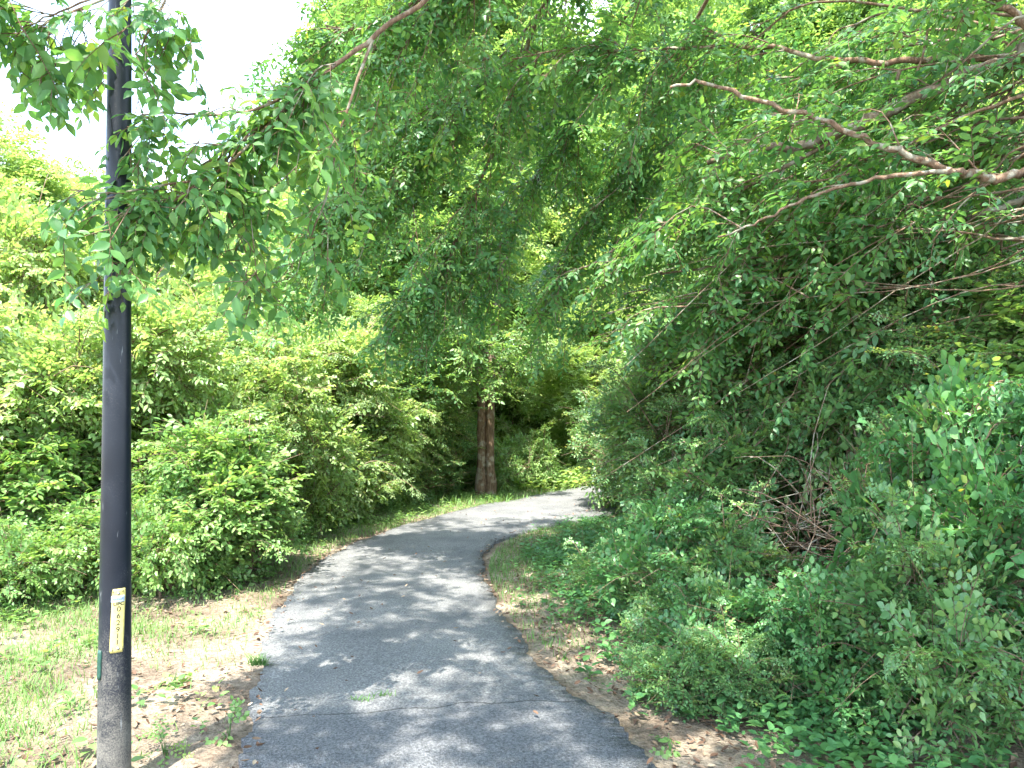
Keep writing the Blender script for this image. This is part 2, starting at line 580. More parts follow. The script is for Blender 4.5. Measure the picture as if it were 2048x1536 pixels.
l.new(mu2.outputs[2], p.inputs['Base Color'])
bp = n.new('ShaderNodeBump'); bp.inputs['Strength'].default_value = 1; bp.inputs['Distance'].default_value = .012
l.new(n5.outputs['Distance'], bp.inputs['Height']); l.new(bp.outputs[0], p.inputs['Normal']); l.new(p.outputs[0], out.inputs[0])
M['asphalt'] = m
NS = 1200
PL, PR = catmull(PATH_L, NS), catmull(PATH_R, NS)
NC = 15
V, Q = [], []
for i in range(NS):
    a, b = PL[i].copy(), PR[i].copy()
    d = norm(b - a)
    s = i * .11
    a += d * (.025 * math.sin(s * .9) + .012 * math.sin(s * 2.7 + 1) + .008 * math.sin(s * 6.1) + .005 * math.sin(s * 13.3 + 2))
    b += d * (.025 * math.sin(s * .8 + 2) + .012 * math.sin(s * 2.3) + .008 * math.sin(s * 5.3) + .005 * math.sin(s * 12.1))
    for j in range(NC):
        t = (j - 1) / (NC - 3)
        if j == 0: pt, z = a, -.05
        elif j == NC - 1: pt, z = b, -.05
        else:
            pt = a + (b - a) * t
            z = .012 + .012 * math.sin(math.pi * t) + .006 * math.sin(pt[0] * 2.3 + pt[1] * 1.7)
        V.append((pt[0], pt[1], z))
for i in range(NS - 1):
    for j in range(NC - 1):
        k = i * NC + j
        Q.append((k, k + 1, k + NC + 1, k + NC))
path = mesh_obj('path', tri_mesh('path', np.array(V), np.array(Q), [M['asphalt']], None, None, True))
tag(path, 'grey asphalt footpath curving right under the trees', 'path', kind='structure')

# ------------------------------------------------------------------ lamp post
m, n, l, out = new_mat('post_paint')
tcn = n.new('ShaderNodeTexCoord'); sep = n.new('ShaderNodeSeparateXYZ'); l.new(tcn.outputs['Object'], sep.inputs[0])
n1 = n.new('ShaderNodeTexNoise'); n1.inputs['Scale'].default_value = 160; n1.inputs['Detail'].default_value = 5; n1.inputs['Roughness'].default_value = .75
n2 = n.new('ShaderNodeTexNoise'); n2.inputs['Scale'].default_value = 9; n2.inputs['Detail'].default_value = 5
mp = n.new('ShaderNodeMapping'); mp.inputs['Scale'].default_value = (1, 1, .12)
n3 = n.new('ShaderNodeTexNoise'); n3.inputs['Scale'].default_value = 70; n3.inputs['Detail'].default_value = 3
l.new(tcn.outputs['Object'], n1.inputs['Vector']); l.new(tcn.outputs['Object'], n2.inputs['Vector'])
l.new(tcn.outputs['Object'], mp.inputs[0]); l.new(mp.outputs[0], n3.inputs['Vector'])
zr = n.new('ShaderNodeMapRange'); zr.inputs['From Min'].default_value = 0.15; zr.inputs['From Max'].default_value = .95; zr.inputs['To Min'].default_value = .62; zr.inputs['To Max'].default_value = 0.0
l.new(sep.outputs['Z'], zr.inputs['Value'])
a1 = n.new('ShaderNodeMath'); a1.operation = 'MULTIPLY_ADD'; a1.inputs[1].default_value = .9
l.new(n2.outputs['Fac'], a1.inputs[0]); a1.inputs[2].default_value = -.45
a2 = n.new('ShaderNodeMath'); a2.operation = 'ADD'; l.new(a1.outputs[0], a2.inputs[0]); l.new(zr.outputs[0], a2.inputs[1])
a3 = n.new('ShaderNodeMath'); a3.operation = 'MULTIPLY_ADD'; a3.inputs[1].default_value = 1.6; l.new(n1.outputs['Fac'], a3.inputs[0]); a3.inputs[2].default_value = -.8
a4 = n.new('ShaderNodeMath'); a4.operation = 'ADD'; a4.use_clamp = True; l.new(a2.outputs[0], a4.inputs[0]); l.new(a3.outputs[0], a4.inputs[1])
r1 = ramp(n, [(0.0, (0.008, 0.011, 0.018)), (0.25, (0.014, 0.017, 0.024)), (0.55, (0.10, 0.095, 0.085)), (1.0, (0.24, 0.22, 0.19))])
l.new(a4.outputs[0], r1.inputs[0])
r5 = ramp(n, [(0.70, (0, 0, 0)), (0.76, (.5, .5, .5))])
l.new(n3.outputs['Fac'], r5.inputs[0])
mx = n.new('ShaderNodeMix'); mx.data_type = 'RGBA'; mx.inputs[7].default_value = (.3, .32, .33, 1)
l.new(r5.outputs[0], mx.inputs[0]); l.new(r1.outputs[0], mx.inputs[6])
p = n.new('ShaderNodeBsdfPrincipled'); l.new(mx.outputs[2], p.inputs['Base Color'])
rr = n.new('ShaderNodeMapRange'); p.inputs['Specular IOR Level'].default_value = .32; rr.inputs['To Min'].default_value = .36; rr.inputs['To Max'].default_value = .85
l.new(a4.outputs[0], rr.inputs['Value']); l.new(rr.outputs[0], p.inputs['Roughness'])
bp = n.new('ShaderNodeBump'); bp.inputs['Strength'].default_value = .15; bp.inputs['Distance'].default_value = .002
l.new(n1.outputs['Fac'], bp.inputs['Height']); l.new(bp.outputs[0], p.inputs['Normal']); l.new(p.outputs[0], out.inputs[0])
M['post'] = m


def plain(name, c, rough=.5, metal=0.0, noise_amt=.25, nscale=40):
    m, n, l, out = new_mat(name)
    tcn = n.new('ShaderNodeTexCoord')
    a = n.new('ShaderNodeTexNoise'); a.inputs['Scale'].default_value = nscale; a.inputs['Detail'].default_value = 5
    l.new(tcn.outputs['Object'], a.inputs['Vector'])
    r = ramp(n, [(.3, [x * (1 - noise_amt) for x in c]), (.7, [min(1, x * (1 + noise_amt)) for x in c])])
    l.new(a.outputs['Fac'], r.inputs[0])
    p = n.new('ShaderNodeBsdfPrincipled'); p.inputs['Roughness'].default_value = rough; p.inputs['Metallic'].default_value = metal
    l.new(r.outputs[0], p.inputs['Base Color']); l.new(p.outputs[0], out.inputs[0])
    return m


M['plate'] = plain('yellow_plate', (.62, .52, .17), .55, 0, .12, 60)
M['ink'] = plain('black_ink', (.02, .02, .02), .6)
M['steel'] = plain('bolt_steel', (.45, .45, .45), .35, .9)
M['stickerblue'] = plain('faded_blue', (.12, .18, .36), .6, 0, .3, 200)
M['stickerwhite'] = plain('faded_white', (.50, .60, .72), .6, 0, .15)
M['green'] = plain('green_plastic', (.015, .06, .045), .45)
M['lens'] = plain('lamp_lens', (.5, .5, .48), .3)

PX, PY = -1.755, 3.05
PH = 3.85
post = empty('lamp_post', (PX, PY, H(PX, PY)))
tag(post, 'black painted lamp post with a yellow number plate', 'lamp post')
post.rotation_euler = (0, R(0.45), 0)
zs = np.concatenate([[-.3], np.linspace(0, PH, 23)])


def prad(z):
    return np.interp(z, [-.3, 0, .6, 1.6, 3.2, PH], [.0685, .0675, .0645, .0565, .048, .042])


tb = Tubes()
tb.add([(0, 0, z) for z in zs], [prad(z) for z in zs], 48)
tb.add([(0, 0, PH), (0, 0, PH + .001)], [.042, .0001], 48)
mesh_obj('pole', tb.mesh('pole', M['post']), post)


def box(name, mat, parent, c, s, bev=.01):
    import bmesh
    bm = bmesh.new()
    bmesh.ops.create_cube(bm, size=1)
    for v in bm.verts:
        v.co = Vector((c[0] + v.co.x * s[0], c[1] + v.co.y * s[1], c[2] + v.co.z * s[2]))
    bmesh.ops.bevel(bm, geom=bm.edges[:], offset=bev, segments=2, affect='EDGES')
    me = bpy.data.meshes.new(name)
    bm.to_mesh(me); bm.free()
    me.materials.append(mat)
    return mesh_obj(name, me, parent)


lh = box('lamp_head', M['post'], post, (0, 0, PH + .085), (.42, .42, .165), .03)
box('lens', M['lens'], lh, (0, 0, PH - .003), (.3, .3, .012), .003)

# things wrapped on the pole's surface: angle 0 faces the camera
A0 = math.atan2(-PY, -PX)                       # direction from pole to camera
AP = A0 + R(9)
gz = post.location.z


def zpix(py):
    return CH - (py - HY) / F * PY - gz


def wrap(u, z, off):
    """u metres round the pole from the plate's middle line (positive = to the right in view)"""
    r = prad(z) + off
    a = AP + u / prad(z)
    return (r * math.cos(a), r * math.sin(a), z)


def patch(u0, u1, z0, z1, off, thick, nu=8, nzz=6, rc=.0):
    V, Q = [], []
    for k in range(2):
        o = off + thick * k
        for i in range(nzz + 1):
            z = z0 + (z1 - z0) * i / nzz
            tilt = -.0035 * (z - (z0 + z1) / 2) / .1
            ins = 0
            if i in (0, nzz) and rc:
                ins = rc
            for j in range(nu + 1):
                u = (u0 + ins) + (u1 - u0 - 2 * ins) * j / nu
                V.append(wrap(u - tilt, z, o))
    W = nu + 1
    N1 = W * (nzz + 1)
    for i in range(nzz):
        for j in range(nu):
            a = i * W + j
            Q.append((N1 + a, N1 + a + 1, N1 + a + W + 1, N1 + a + W))
    ring = [j for j in range(W)] + [i * W + nu for i in range(1, nzz + 1)] + [nzz * W + j for j in range(nu - 1, -1, -1)] + [i * W for i in range(nzz - 1, 0, -1)]
    for a, b in zip(ring, ring[1:] + ring[:1]):
        Q.append((a, b, N1 + b, N1 + a))
    return np.array(V), np.array(Q)


def patch_obj(name, mat, parent, lst):
    Vs, Qs, n = [], [], 0
    for a in lst:
        v, q = patch(*a)
        Vs.append(v); Qs.append(q + n); n += len(v)
    return mesh_obj(name, tri_mesh(name, np.vstack(Vs), np.vstack(Qs), [mat]), parent)


zt, zb = zpix(1172), zpix(1297)
hw = .0262
plate = patch_obj('number_plate', M['plate'], post, [(-hw, hw, zb, zt, .001, .0016, 8, 24, .003)])
OT = .0027
zs0, zs1 = zpix(1198), zpix(1186)
patch_obj('sticker', M['stickerwhite'], plate, [(-hw + .001, hw - .001, zs0, zs1, OT, .0003)])
patch_obj('sticker_bars', M['stickerblue'], plate, [(-.019 + k * .0042, -.019 + k * .0042 + .0024, zs0 + .008, zs1 - .004 - .003 * (k % 2), OT + .0004, .0003, 1, 2) for k in range(10)])
for zz, s in ((zpix(1179), 1), (zpix(1290), -1)):
    for uu in (-.0185, .0185):
        marks = [(uu - .0008, uu + .0008, zz - .009, zz + .009, OT, .0004, 1, 2)]
        marks.append((uu - .0022, uu + .0022, zz - .002 + .003 * s, zz + .002 + .003 * s, OT + .0005, .0003, 1, 2))
        patch_obj('corner_mark', M['ink'], plate, marks)


def text_on_pole(s, size, u, z, bold=0.0, sx=1.0):
    c = bpy.data.curves.new('writing', 'FONT')
    c.body = s
    c.size = size
    c.align_x = 'CENTER'
    c.align_y = 'CENTER'
    c.offset = bold
    c.resolution_u = 6
    o = bpy.data.objects.new('writing', c)
    col.objects.link(o)
    dg = bpy.context.evaluated_depsgraph_get()
    me = bpy.data.meshes.new_from_object(o.evaluated_get(dg))
    bpy.data.objects.remove(o)
    for v in me.vertices:
        zz = z + v.co.y
        tilt = -.0035 * (zz - (zb + zt) / 2) / .1
        v.co = Vector(wrap(u + v.co.x * sx - tilt, zz, OT + .0005))
    me.materials.clear()
    me.materials.append(M['ink'])
    return me


mesh_obj('letters', text_on_pole('UPC', .0185, 0, zpix(1202), .0006, 1.15), plate)
for ch, py in zip('062911', (1212.5, 1226, 1239.5, 1252.5, 1265, 1277.5)):
    mesh_obj('digit', text_on_pole(ch, .0315, .001, zpix(py - .5), .0003, 1.0), plate)
for py in (1181, 1289):
    b = Tubes()
    c0, c1, c2 = np.array(wrap(.001, zpix(py), OT - .001)), np.array(wrap(.001, zpix(py), OT + .003)), np.array(wrap(.001, zpix(py), OT + .0035))
    b.add([c0, c1, c2], [.0062, .0058, .0003], 12)
    mesh_obj('bolt', b.mesh('bolt', M['steel']), plate)
v, q = patch(-.088, -.066, zpix(1350), zpix(1292), .001, .006, 4, 8, .004)
mesh_obj('access_cover', tri_mesh('access_cover', v, q, [M['green']], None, None, False), post)


# ------------------------------------------------------------------ shrub and tree prototypes
def rand_lobes(n, cx, cz0, cz1, spread, r0, r1, squash=.85, power=1.0):
    out = []
    for i in range(n):
        a = rng.random() * 2 * math.pi
        t = (i + rng.random()) / n
        z = cz0 + (cz1 - cz0) * t
        w = spread * (1 - .55 * abs(2 * t - .85) ** 1.6)
        rr = w * math.sqrt(rng.random()) ** power
        r = r0 + (r1 - r0) * rng.random()
        out.append((rr * math.cos(a), rr * math.sin(a), z, r, r, r * squash))
    return out


def stems_for(lobes, base=(0, 0, 0), r=.02, fork=.3, mat='twig', name='stems', k=1, sides=5, tb=None):
    own = tb is None
    tb = Tubes() if own else tb
    base = np.array(base, float)
    for L in lobes:
        for _ in range(k):
            e = np.array(L[:3]) + rng.normal(0, L[3] * .35, 3)
            b = base + np.array([rng.normal(0, .07), rng.normal(0, .07), 0])
            mid = b + (e - b) * .45 + np.array([rng.normal(0, .06), rng.normal(0, .06), .25 * np.linalg.norm(e[:2] - b[:2])])
            pts = catmull([b, mid, e], 9)
            pts[1:-1] += rng.normal(0, .02, (7, 3))
            tb.add(pts, np.linspace(r, r * .25, 9), sides)
    return tb.mesh(name, M[mat]) if own else None


def tangle(lobes, n, r=.004, L=(.3, .9), mat='twig', name='twigs', tb=None):
    own = tb is None
    tb = Tubes() if own else tb
    LL = np.array(lobes)
    for _ in range(n):
        lb = LL[rng.integers(len(LL))]
        a = lb[:3] + rng.normal(0, .45, 3) * lb[3:6]
        d = norm(rng.normal(0, 1, 3) * np.array([1, 1, .7]) + np.array([0, 0, .25]))
        ln = L[0] + (L[1] - L[0]) * rng.random()
        b = a + d * ln * .5 + rng.normal(0, .06, 3)
        c = a + d * ln + np.array([rng.normal(0, .08), rng.normal(0, .08), -.12 * ln])
        tb.add(catmull([a, b, c], 6), np.linspace(r, r * .4, 6), 4)
    return tb.mesh(name, M[mat]) if own else None


def proto_shrub(tm, mat, nspray, ln, seedlobes, shoots=10, tangles=60, nm='foliage', droop=-.1, shoot_len=.8):
    lobes = seedlobes
    pos, dirs = lobe_points(lobes, nspray, .45, .2, droop, .65)
    lens = ln * (.7 + .6 * rng.random(nspray))
    # arching shoots that break the outline
    sp, sd, sl = [], [], []
    tb = Tubes()
    for _ in range(shoots):
        L = lobes[rng.integers(len(lobes))]
        d = norm(rng.normal(0, 1, 3))
        d[2] = abs(d[2]) * .8 + .25
        d = norm(d)
        a = np.array(L[:3]) + d * np.array(L[3:6]) * .5
        q = shoot_len * (.5 + rng.random())
        b = a + d * q * .6
        c = a + d * q + np.array([0, 0, -.25 * q])
        cur = catmull([a, b, c], 12)
        tb.add(cur, np.linspace(.006, .002, 12), 4)
        for i in range(2, 12):
            t = norm(cur[min(i + 1, 11)] - cur[i - 1])
            side = norm(np.cross(t, [0, 0, 1.0])) * (1 if i % 2 else -1)
            sp.append(cur[i]); sd.append(norm(t * .7 + side * .8 + rng.normal(0, .15, 3))); sl.append(ln * (.95 - .04 * i))
    pos = np.vstack([pos, np.array(sp)]); dirs = np.vstack([dirs, np.array(sd)]); lens = np.concatenate([lens, np.array(sl)])
    fm = foliage_mesh(nm, TM[tm], pos, dirs, lens, [M[mat], M['twig']])
    stems_for(lobes, r=.018, k=2, tb=tb)
    tangle(lobes, tangles, tb=tb)
    return {'foliage': fm, 'branches': tb.mesh('branches', M['twig'])}


# ordinary shrub is about 2 m wide and 2 m high at scale 1
PROTO = {}
for k in range(3):
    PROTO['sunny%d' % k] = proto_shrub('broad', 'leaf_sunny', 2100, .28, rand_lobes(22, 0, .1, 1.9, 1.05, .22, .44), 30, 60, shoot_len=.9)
for k in range(3):
    PROTO['privet%d' % k] = proto_shrub('privet', 'leaf_privet', 2000, .31, rand_lobes(22, 0, .1, 1.9, 1.0, .22, .42), 26, 300, shoot_len=1.0)
for k in range(2):
    PROTO['low%d' % k] = proto_shrub('privet_near', 'leaf_privet', 720, .27, rand_lobes(14, 0, .05, .75, .95, .16, .32, .7), 22, 80, shoot_len=.6)
for k in range(2):
    PROTO['vine%d' % k] = proto_shrub('vine', 'leaf_vine', 620, .28, rand_lobes(14, 0, .02, .7, 1.0, .16, .3, .65), 18, 60, shoot_len=.55)
for k in range(2):
    PROTO['weedy%d' % k] = proto_shrub('broad', 'leaf_weed', 700, .24, rand_lobes(16, 0, .02, .6, 1.0, .14, .3, .65), 20, 30, shoot_len=.5)
PROTO['weed0'] = proto_shrub('broad', 'leaf_weed', 900, .32, rand_lobes(10, 0, .2, 1.3, .6, .22, .36), 8, 30)
PROTO['weed1'] = proto_shrub('broad', 'leaf_weed', 900, .32, rand_lobes(10, 0, .2, 1.3, .6, .22, .36), 8, 30)


def place_shrub(name, kind, x, y, sx, sz, label, cat, group=None, sy=None, rz=None, parts=('foliage', 'branches')):
    o = empty(name, (x, y, H(x, y) - .03), rng.random() * 6.28 if rz is None else rz)
    tag(o, label, cat, group)
    for k in parts:
        c = mesh_obj(k, PROTO[kind][k], o)
        c.scale = (sx, sy or sx, sz)
    return o


def proto_tree(mat, nspray, ln, n_l, z0, z1, spread, r0, r1, tm='far', trunk_r=.14, bark='bark'):
    lobes = rand_lobes(n_l, 0, z0, z1, spread, r0, r1)
    pos, dirs = lobe_points(lobes, nspray, .5, .15, -.2, .6)
    lens = ln * (.7 + .6 * rng.random(nspray))
    fm = foliage_mesh('crown', TM[tm], pos, dirs, lens, [M[mat], M['twig']])
    tb = Tubes()
    tp = catmull([(0, 0, -.3), (.05, .02, z1 * .3), (-.06, .05, z1 * .65), (0, 0, z1)], 16)
    tb.add(tp, np.linspace(trunk_r, trunk_r * .2, 16), 10, .04)
    tm_ = tb.mesh('trunk', M[bark])
    lb = Tubes()
    for L in lobes:
        b = tp[int(np.clip(16 * (L[2] * .75) / z1, 2, 14))]
        e = np.array(L[:3])
        mid = (b + e) / 2 + np.array([0, 0, .15])
        lb.add(catmull([b, mid, e], 8), np.linspace(trunk_r * .35, .012, 8), 6)
    return {'crown': fm, 'trunk': tm_, 'limbs': lb.mesh('limbs', M[bark])}


TREES = {}
for k in range(2):
    TREES['bright%d' % k] = proto_tree('leaf_sunny', 5600, .34, 60, .7, 6.3, 2.0, .35, .75)
for k in range(3):
    TREES['wood%d' % k] = proto_tree('leaf_wood', 5600, .40, 60, 1.3, 8.5, 2.3, .45, .9)


def place_tree(name, kind, x, y, sx, sz, label, group=None):
    o = empty(name, (x, y, H(x, y) - .05), rng.random() * 6.28)
    tag(o, label, 'tree', group)
    for k in ('crown', 'trunk', 'limbs'):
        c = mesh_obj(k, TREES[kind][k], o)
        c.scale = (sx, sx, sz)
    return o


def gx_at(px, d):
    return (px - 1024) / F * d


# --- trees of the wood beyond the path
WT = 'trees standing in the wood beyond the bend'
BT = 'bright young trees at the edge of the wood'
# (pixel column, depth, kind, width scale, height scale, name, label, group)
for px, d, kind, sx, sz, nm, lab, g in [
    (-60, 12.0, 'bright0', 1.05, 0.92, 'young_tree', 'bright yellow-green tree at the left edge, its top against the sky', BT),
    (190, 13.5, 'bright1', .95, 0.90, 'young_tree', 'bright yellow-green tree just left of the lamp post, tallest in its row', BT),
    (370, 15.0, 'bright0', 1.0, 0.90, 'young_tree', 'bright tree just right of the lamp post, under the hanging leaves', BT),
    (1400, 17.5, 'bright0', 1.15, .9, 'young_tree', 'bright low tree glimpsed over the bend, right of the twin trunks', BT),
    (1480, 13.5, 'bright1', 1.1, .80, 'young_tree', 'yellow-green tree behind the slender parallel boughs', BT),
    (1720, 12.5, 'bright0', 1.1, .85, 'young_tree', 'yellow-green tree behind the crossing limbs at right', BT),
    (1960, 11.0, 'bright1', 1.1, .80, 'young_tree', 'yellow-green tree behind the limbs at the right edge', BT),
    (590, 14.2, 'bright0', 1.0, .92, 'young_tree', 'bright feathery tree standing left of the twin trunks', BT),
    (780, 16.4, 'bright1', 1.0, .85, 'young_tree', 'pale young tree directly left behind the twin trunks', BT),
    (900, 24.0, 'bright0', 1.5, 1.7, 'young_tree', 'tall pale tree far behind the twin trunks', BT),
    (1190, 20.5, 'bright0', .9, .75, 'young_tree', 'small bright tree in the gap over the far end of the path', BT),
    (1130, 25.5, 'bright1', 1.5, 1.5, 'young_tree', 'pale tree far beyond the bend, above the sunny bank', BT),
    (700, 23.0, 'bright1', 1.5, 1.9, 'young_tree', 'tall pale tree far back under the edge of the sky gap', BT),
    (760, 18.5, 'wood0', 1.05, 1.4, 'woodland_tree', 'tall light green tree rising at the right edge of the sky gap', WT),
    (790, 19.0, 'wood1', 1.2, 1.6, 'woodland_tree', 'tall tree filling the gap left of the twin-trunked tree', WT),
    (1060, 30.0, 'wood2', 1.9, 2.1, 'woodland_tree', 'tall tree behind the twin-trunked tree at the bend', WT),
    (1290, 27.0, 'wood0', 1.7, 2.1, 'woodland_tree', 'tall tree beyond the bend, right of the twin-trunked tree', WT),
    (1530, 17.0, 'wood1', 1.2, 1.6, 'woodland_tree', 'tall tree behind the long bare limbs at upper right', WT),
    (1800, 15.0, 'wood2', 1.2, 1.5, 'woodland_tree', 'tall tree behind the thick grey limb at upper right', WT),
    (2080, 12.5, 'wood0', 1.1, 1.3, 'woodland_tree', 'tall tree at the right edge behind the privet thicket', WT),
    (500, 20.0, 'bright1', 1.3, 1.12, 'young_tree', 'pale green tree farther back between the lamp post and the tall trees', BT),
    (60, 20.0, 'bright1', 1.3, 1.2, 'young_tree', 'pale tree farther back behind the leftmost bright tree', BT),
]:
    place_tree(nm, kind, gx_at(px, d), d, sx, sz, lab, g)

# far wood that reads as one mass
fl = []
for _ in range(110):
    a = rng.random()
    x = -40 + 90 * a
    y = 30 + 12 * rng.random() + .02 * abs(x) ** 1.3
    hmax = 17 if x > -6 else 9.5
    z = 1 + hmax * rng.random() ** .8
    r = 1.6 + 1.4 * rng.random()
    fl.append((x, y, z, r, r, r * .9))
pos, dirs = lobe_points(fl, 9000, .5, .1, -.2, .5)
fw = mesh_obj('woods', foliage_mesh('woods', TM['far'], pos, dirs, .9 * (.7 + .6 * rng.random(9000)), [M['leaf_wood'], M['twig']]))
tag(fw, 'mass of green woodland far beyond the bend', 'woods', kind='stuff')

# --- twin-trunked tree at the bend
tt = empty('twin_trunked_tree', (gx_at(975, 14.9), 14.9, 0))
tt.location.z = H(tt.location.x, tt.location.y)
tag(tt, 'twin-trunked brown tree standing at the outside of the bend', 'tree')
ox, oy, oz = tt.location


def loc(p):
    return np.array(p) - np.array([ox, oy, oz])


for tr in ([(962, 990, 14.9), (963, 900, 14.9), (963, 800, 15.0), (955, 700, 15.0), (950, 600, 15.0), (930, 430, 15.1), (935, 200, 15.2), (920, 0, 15.2)],
           [(982, 988, 14.9), (980, 900, 14.9), (981, 800, 14.9), (985, 700, 14.9), (1000, 560, 14.8), (1030, 400, 14.7), (1060, 200, 14.6), (1090, 0, 14.5)]):
    pts = catmull([loc(P(*a)) for a in tr], 26)
    pts[0][2] = -.3
    tb = Tubes()
    tb.add(pts, np.interp(np.linspace(0, 1, 26), [0, .08, .5, 1], [.15, .098, .088, .03]), 10, .06)
    mesh_obj('trunk', tb.mesh('trunk', M['bark_brown']), tt)
lobes = []
for _ in range(70):
    px = 700 + 400 * rng.random()
    py = -80 + 760 * rng.random()
    if py > 560 and abs(px - 970) > 330: continue
    if px > 1000 and py > 430: continue
    if py < 150 and px < 640: continue
    d = (14.2 + 1.5 * rng.random()) if py < 520 else (13.4 + 2.2 * rng.random())
    c = loc(P(px, py, d))
    r = .35 + .5 * rng.random()
    lobes.append((*c, r, r, r * .8))
for px, py, d, r in [(880, 770, 13.4, .45), (955, 770, 13.3, .4), (820, 800, 13.0, .5), (760, 760, 13.0, .55), (700, 720, 12.6, .55), (1010, 740, 13.6, .42), (860, 700, 13.5, .5),
                     (1050, 690, 13.6, .4), (950, 700, 13.2, .4)]:
    lobes.append((*loc(P(px, py, d)), r, r, r * .7))
pos, dirs = lobe_points(lobes, 7000, .4, .1, -.35, .6)
mesh_obj('crown', foliage_mesh('crown', TM['elm'], pos, dirs, .40 * (.7 + .6 * rng.random(len(pos))), [M['leaf_wood'], M['twig']]), tt)
tb = Tubes()
for L in lobes[::2]:
    e = np.array(L[:3])
    b = np.array([rng.normal(0, .08), 0, max(2.7, e[2] - 1.2 - rng.random())])
    tb.add(catmull([b, (b + e) / 2 + np.array([0, 0, .2]), e], 9), np.linspace(.045, .008, 9), 6)
mesh_obj('limbs', tb.mesh('limbs', M['bark_brown']), tt)

# ------------------------------------------------------------------ the overhanging tree at the right
ot = empty('overhanging_tree', (5.6, 5.2, H(5.6, 5.2)))
tag(ot, 'large tree out of view at right whose long limbs overhang the path', 'tree')
ox, oy, oz = ot.location
tb = Tubes()
trunk_pts = catmull([loc((5.6, 5.2, oz - .3)), loc((5.6, 5.2, 2.5)), loc((5.45, 5.25, 4.4)), loc((5.2, 5.3, 6.3)), loc((4.9, 5.2, 8.5))], 18)
tb.add(trunk_pts, np.interp(np.linspace(0, 1, 18), [0, .1, .6, 1], [.34, .25, .2, .1]), 14, .05)
mesh_obj('trunk', tb.mesh('trunk', M['bark']), ot)

TW, SP, SD, SL = Tubes(), [], [], []
SPn, SDn, SLn = [], [], []


def branch(pts, w0, w1, mat='bark', sides=10, name='branch', wob=.012):
    """pts are world points; w0, w1 radii"""
    k = max(14, len(pts) * 4)
    c = catmull([loc(p) for p in pts], k)
    c[1:-1] += rng.normal(0, min(wob, .35 * w0), (k - 2, 3))
    t = Tubes()
    t.add(c, w0 + (w1 - w0) * np.linspace(0, 1, k) ** .8, sides, .05)
    mesh_obj(name, t.mesh(name, M[mat]), ot)
    return c


def twigs_on(c, n, Ls=(.35, .9), bias=(-.5, .1, -.3), s0=.15, near=False, ln=.33, step=.085, r=.007, dense=1.0):
    bias = np.array(bias, float)
    for _ in range(n):
        s = s0 + (1 - s0) * rng.random()
        i = min(int(s * (len(c) - 1)), len(c) - 2)
        a = c[i] + (c[i + 1] - c[i]) * rng.random()
        t = norm(c[i + 1] - c[i])
        d = norm(t * .6 + rng.normal(0, .55, 3) + bias)
        L = Ls[0] + (Ls[1] - Ls[0]) * rng.random()
        cur = catmull([a, a + d * L * .5 + rng.normal(0, .03, 3), a + d * L + np.array([0, 0, -.3 * L])], 7)
        TW.add(cur, np.linspace(r, .002, 7), 4)
        m_ = max(2, int(L / step * dense))
        for q in range(m_):
            u = (q + .7) / m_
            f = u * 5.999
            k = int(f)
            pp = cur[k] + (cur[k + 1] - cur[k]) * (f - k)
            tt_ = norm(cur[k + 1] - cur[k])
            sd = norm(np.cross(tt_, [0, 0, 1.0]) + 1e-6) * (1 if q % 2 else -1)
            dd = norm(tt_ * .6 + sd * .75 + rng.normal(0, .25, 3) + np.array([0, 0, -.2]))
            (SPn if near else SP).append(pp)
            (SDn if near else SD).append(dd)
            (SLn if near else SL).append(ln * (.7 + .5 * rng.random()))


def px_branch(lst, w0, w1, mat='bark', tw=20, root=None, sides=10, **kw):
    pts = [P(*a) for a in lst]
    if root is not None:
        pts = [np.array(root)] + pts
    c = branch(pts, w0, w1, mat, sides)
    if tw:
        twigs_on(c, tw, **kw)
    return c


# the thick grey limb
px_branch([(2130, 70, 4.7), (2048, 112, 4.7), (1950, 150, 4.75), (1850, 188, 4.8), (1760, 228, 4.85), (1690, 260, 4.9), (1600, 291, 5.0), (1520, 300, 5.05), (1455, 312, 5.1), (1415, 326, 5.2)],
          .074, .018, 'bark', 9, root=(5.5, 5.25, 4.4), bias=(-.3, .8, .1), sides=14)
# speckled limb running down to the right edge
px_branch([(2120, 350, 4.15), (2048, 345, 4.15), (1985, 352, 4.15), (1930, 346, 4.15), (1870, 330, 4.2), (1800, 306, 4.2), (1730, 280, 4.3), (1640, 240, 4.35), (1560, 214, 4.4), (1480, 186, 4.5), (1410, 166, 4.55), (1340, 175, 4.6)],
          .035, .009, 'twig_red', 9, root=(5.5, 5.0, 3.7), bias=(-.3, .9, .1))
px_branch([(1930, 346, 4.15), (1800, 348, 4.2), (1720, 366, 4.3), (1640, 386, 4.35), (1560, 420, 4.4), (1500, 452, 4.5), (1435, 474, 4.6)], .016, .006, 'twig_red', 3, bias=(-.3, .9, .1))
# upper limb
px_branch([(2120, 95, 5.0), (2040, 108, 5.0), (1930, 118, 5.05), (1830, 122, 5.1), (1740, 121, 5.2), (1640, 118, 5.3), (1560, 96, 5.4), (1480, 92, 5.5), (1440, 74, 5.5), (1380, 48, 5.6)],
          .035, .010, 'twig_red', 12, root=(5.4, 5.1, 4.6), bias=(-.4, .7, -.1))
px_branch([(1480, 92, 5.5), (1400, 96, 5.6), (1320, 97, 5.7), (1240, 100, 5.8), (1150, 96, 5.9), (1024, 118, 6.0)], .016, .006, 'twig_red', 22)
px_branch([(2120, 110, 4.6), (2048, 48, 4.6), (1990, 0, 4.6), (1930, -60, 4.7)], .03, .02, 'twig_red', 8, root=(5.4, 5.1, 4.6))
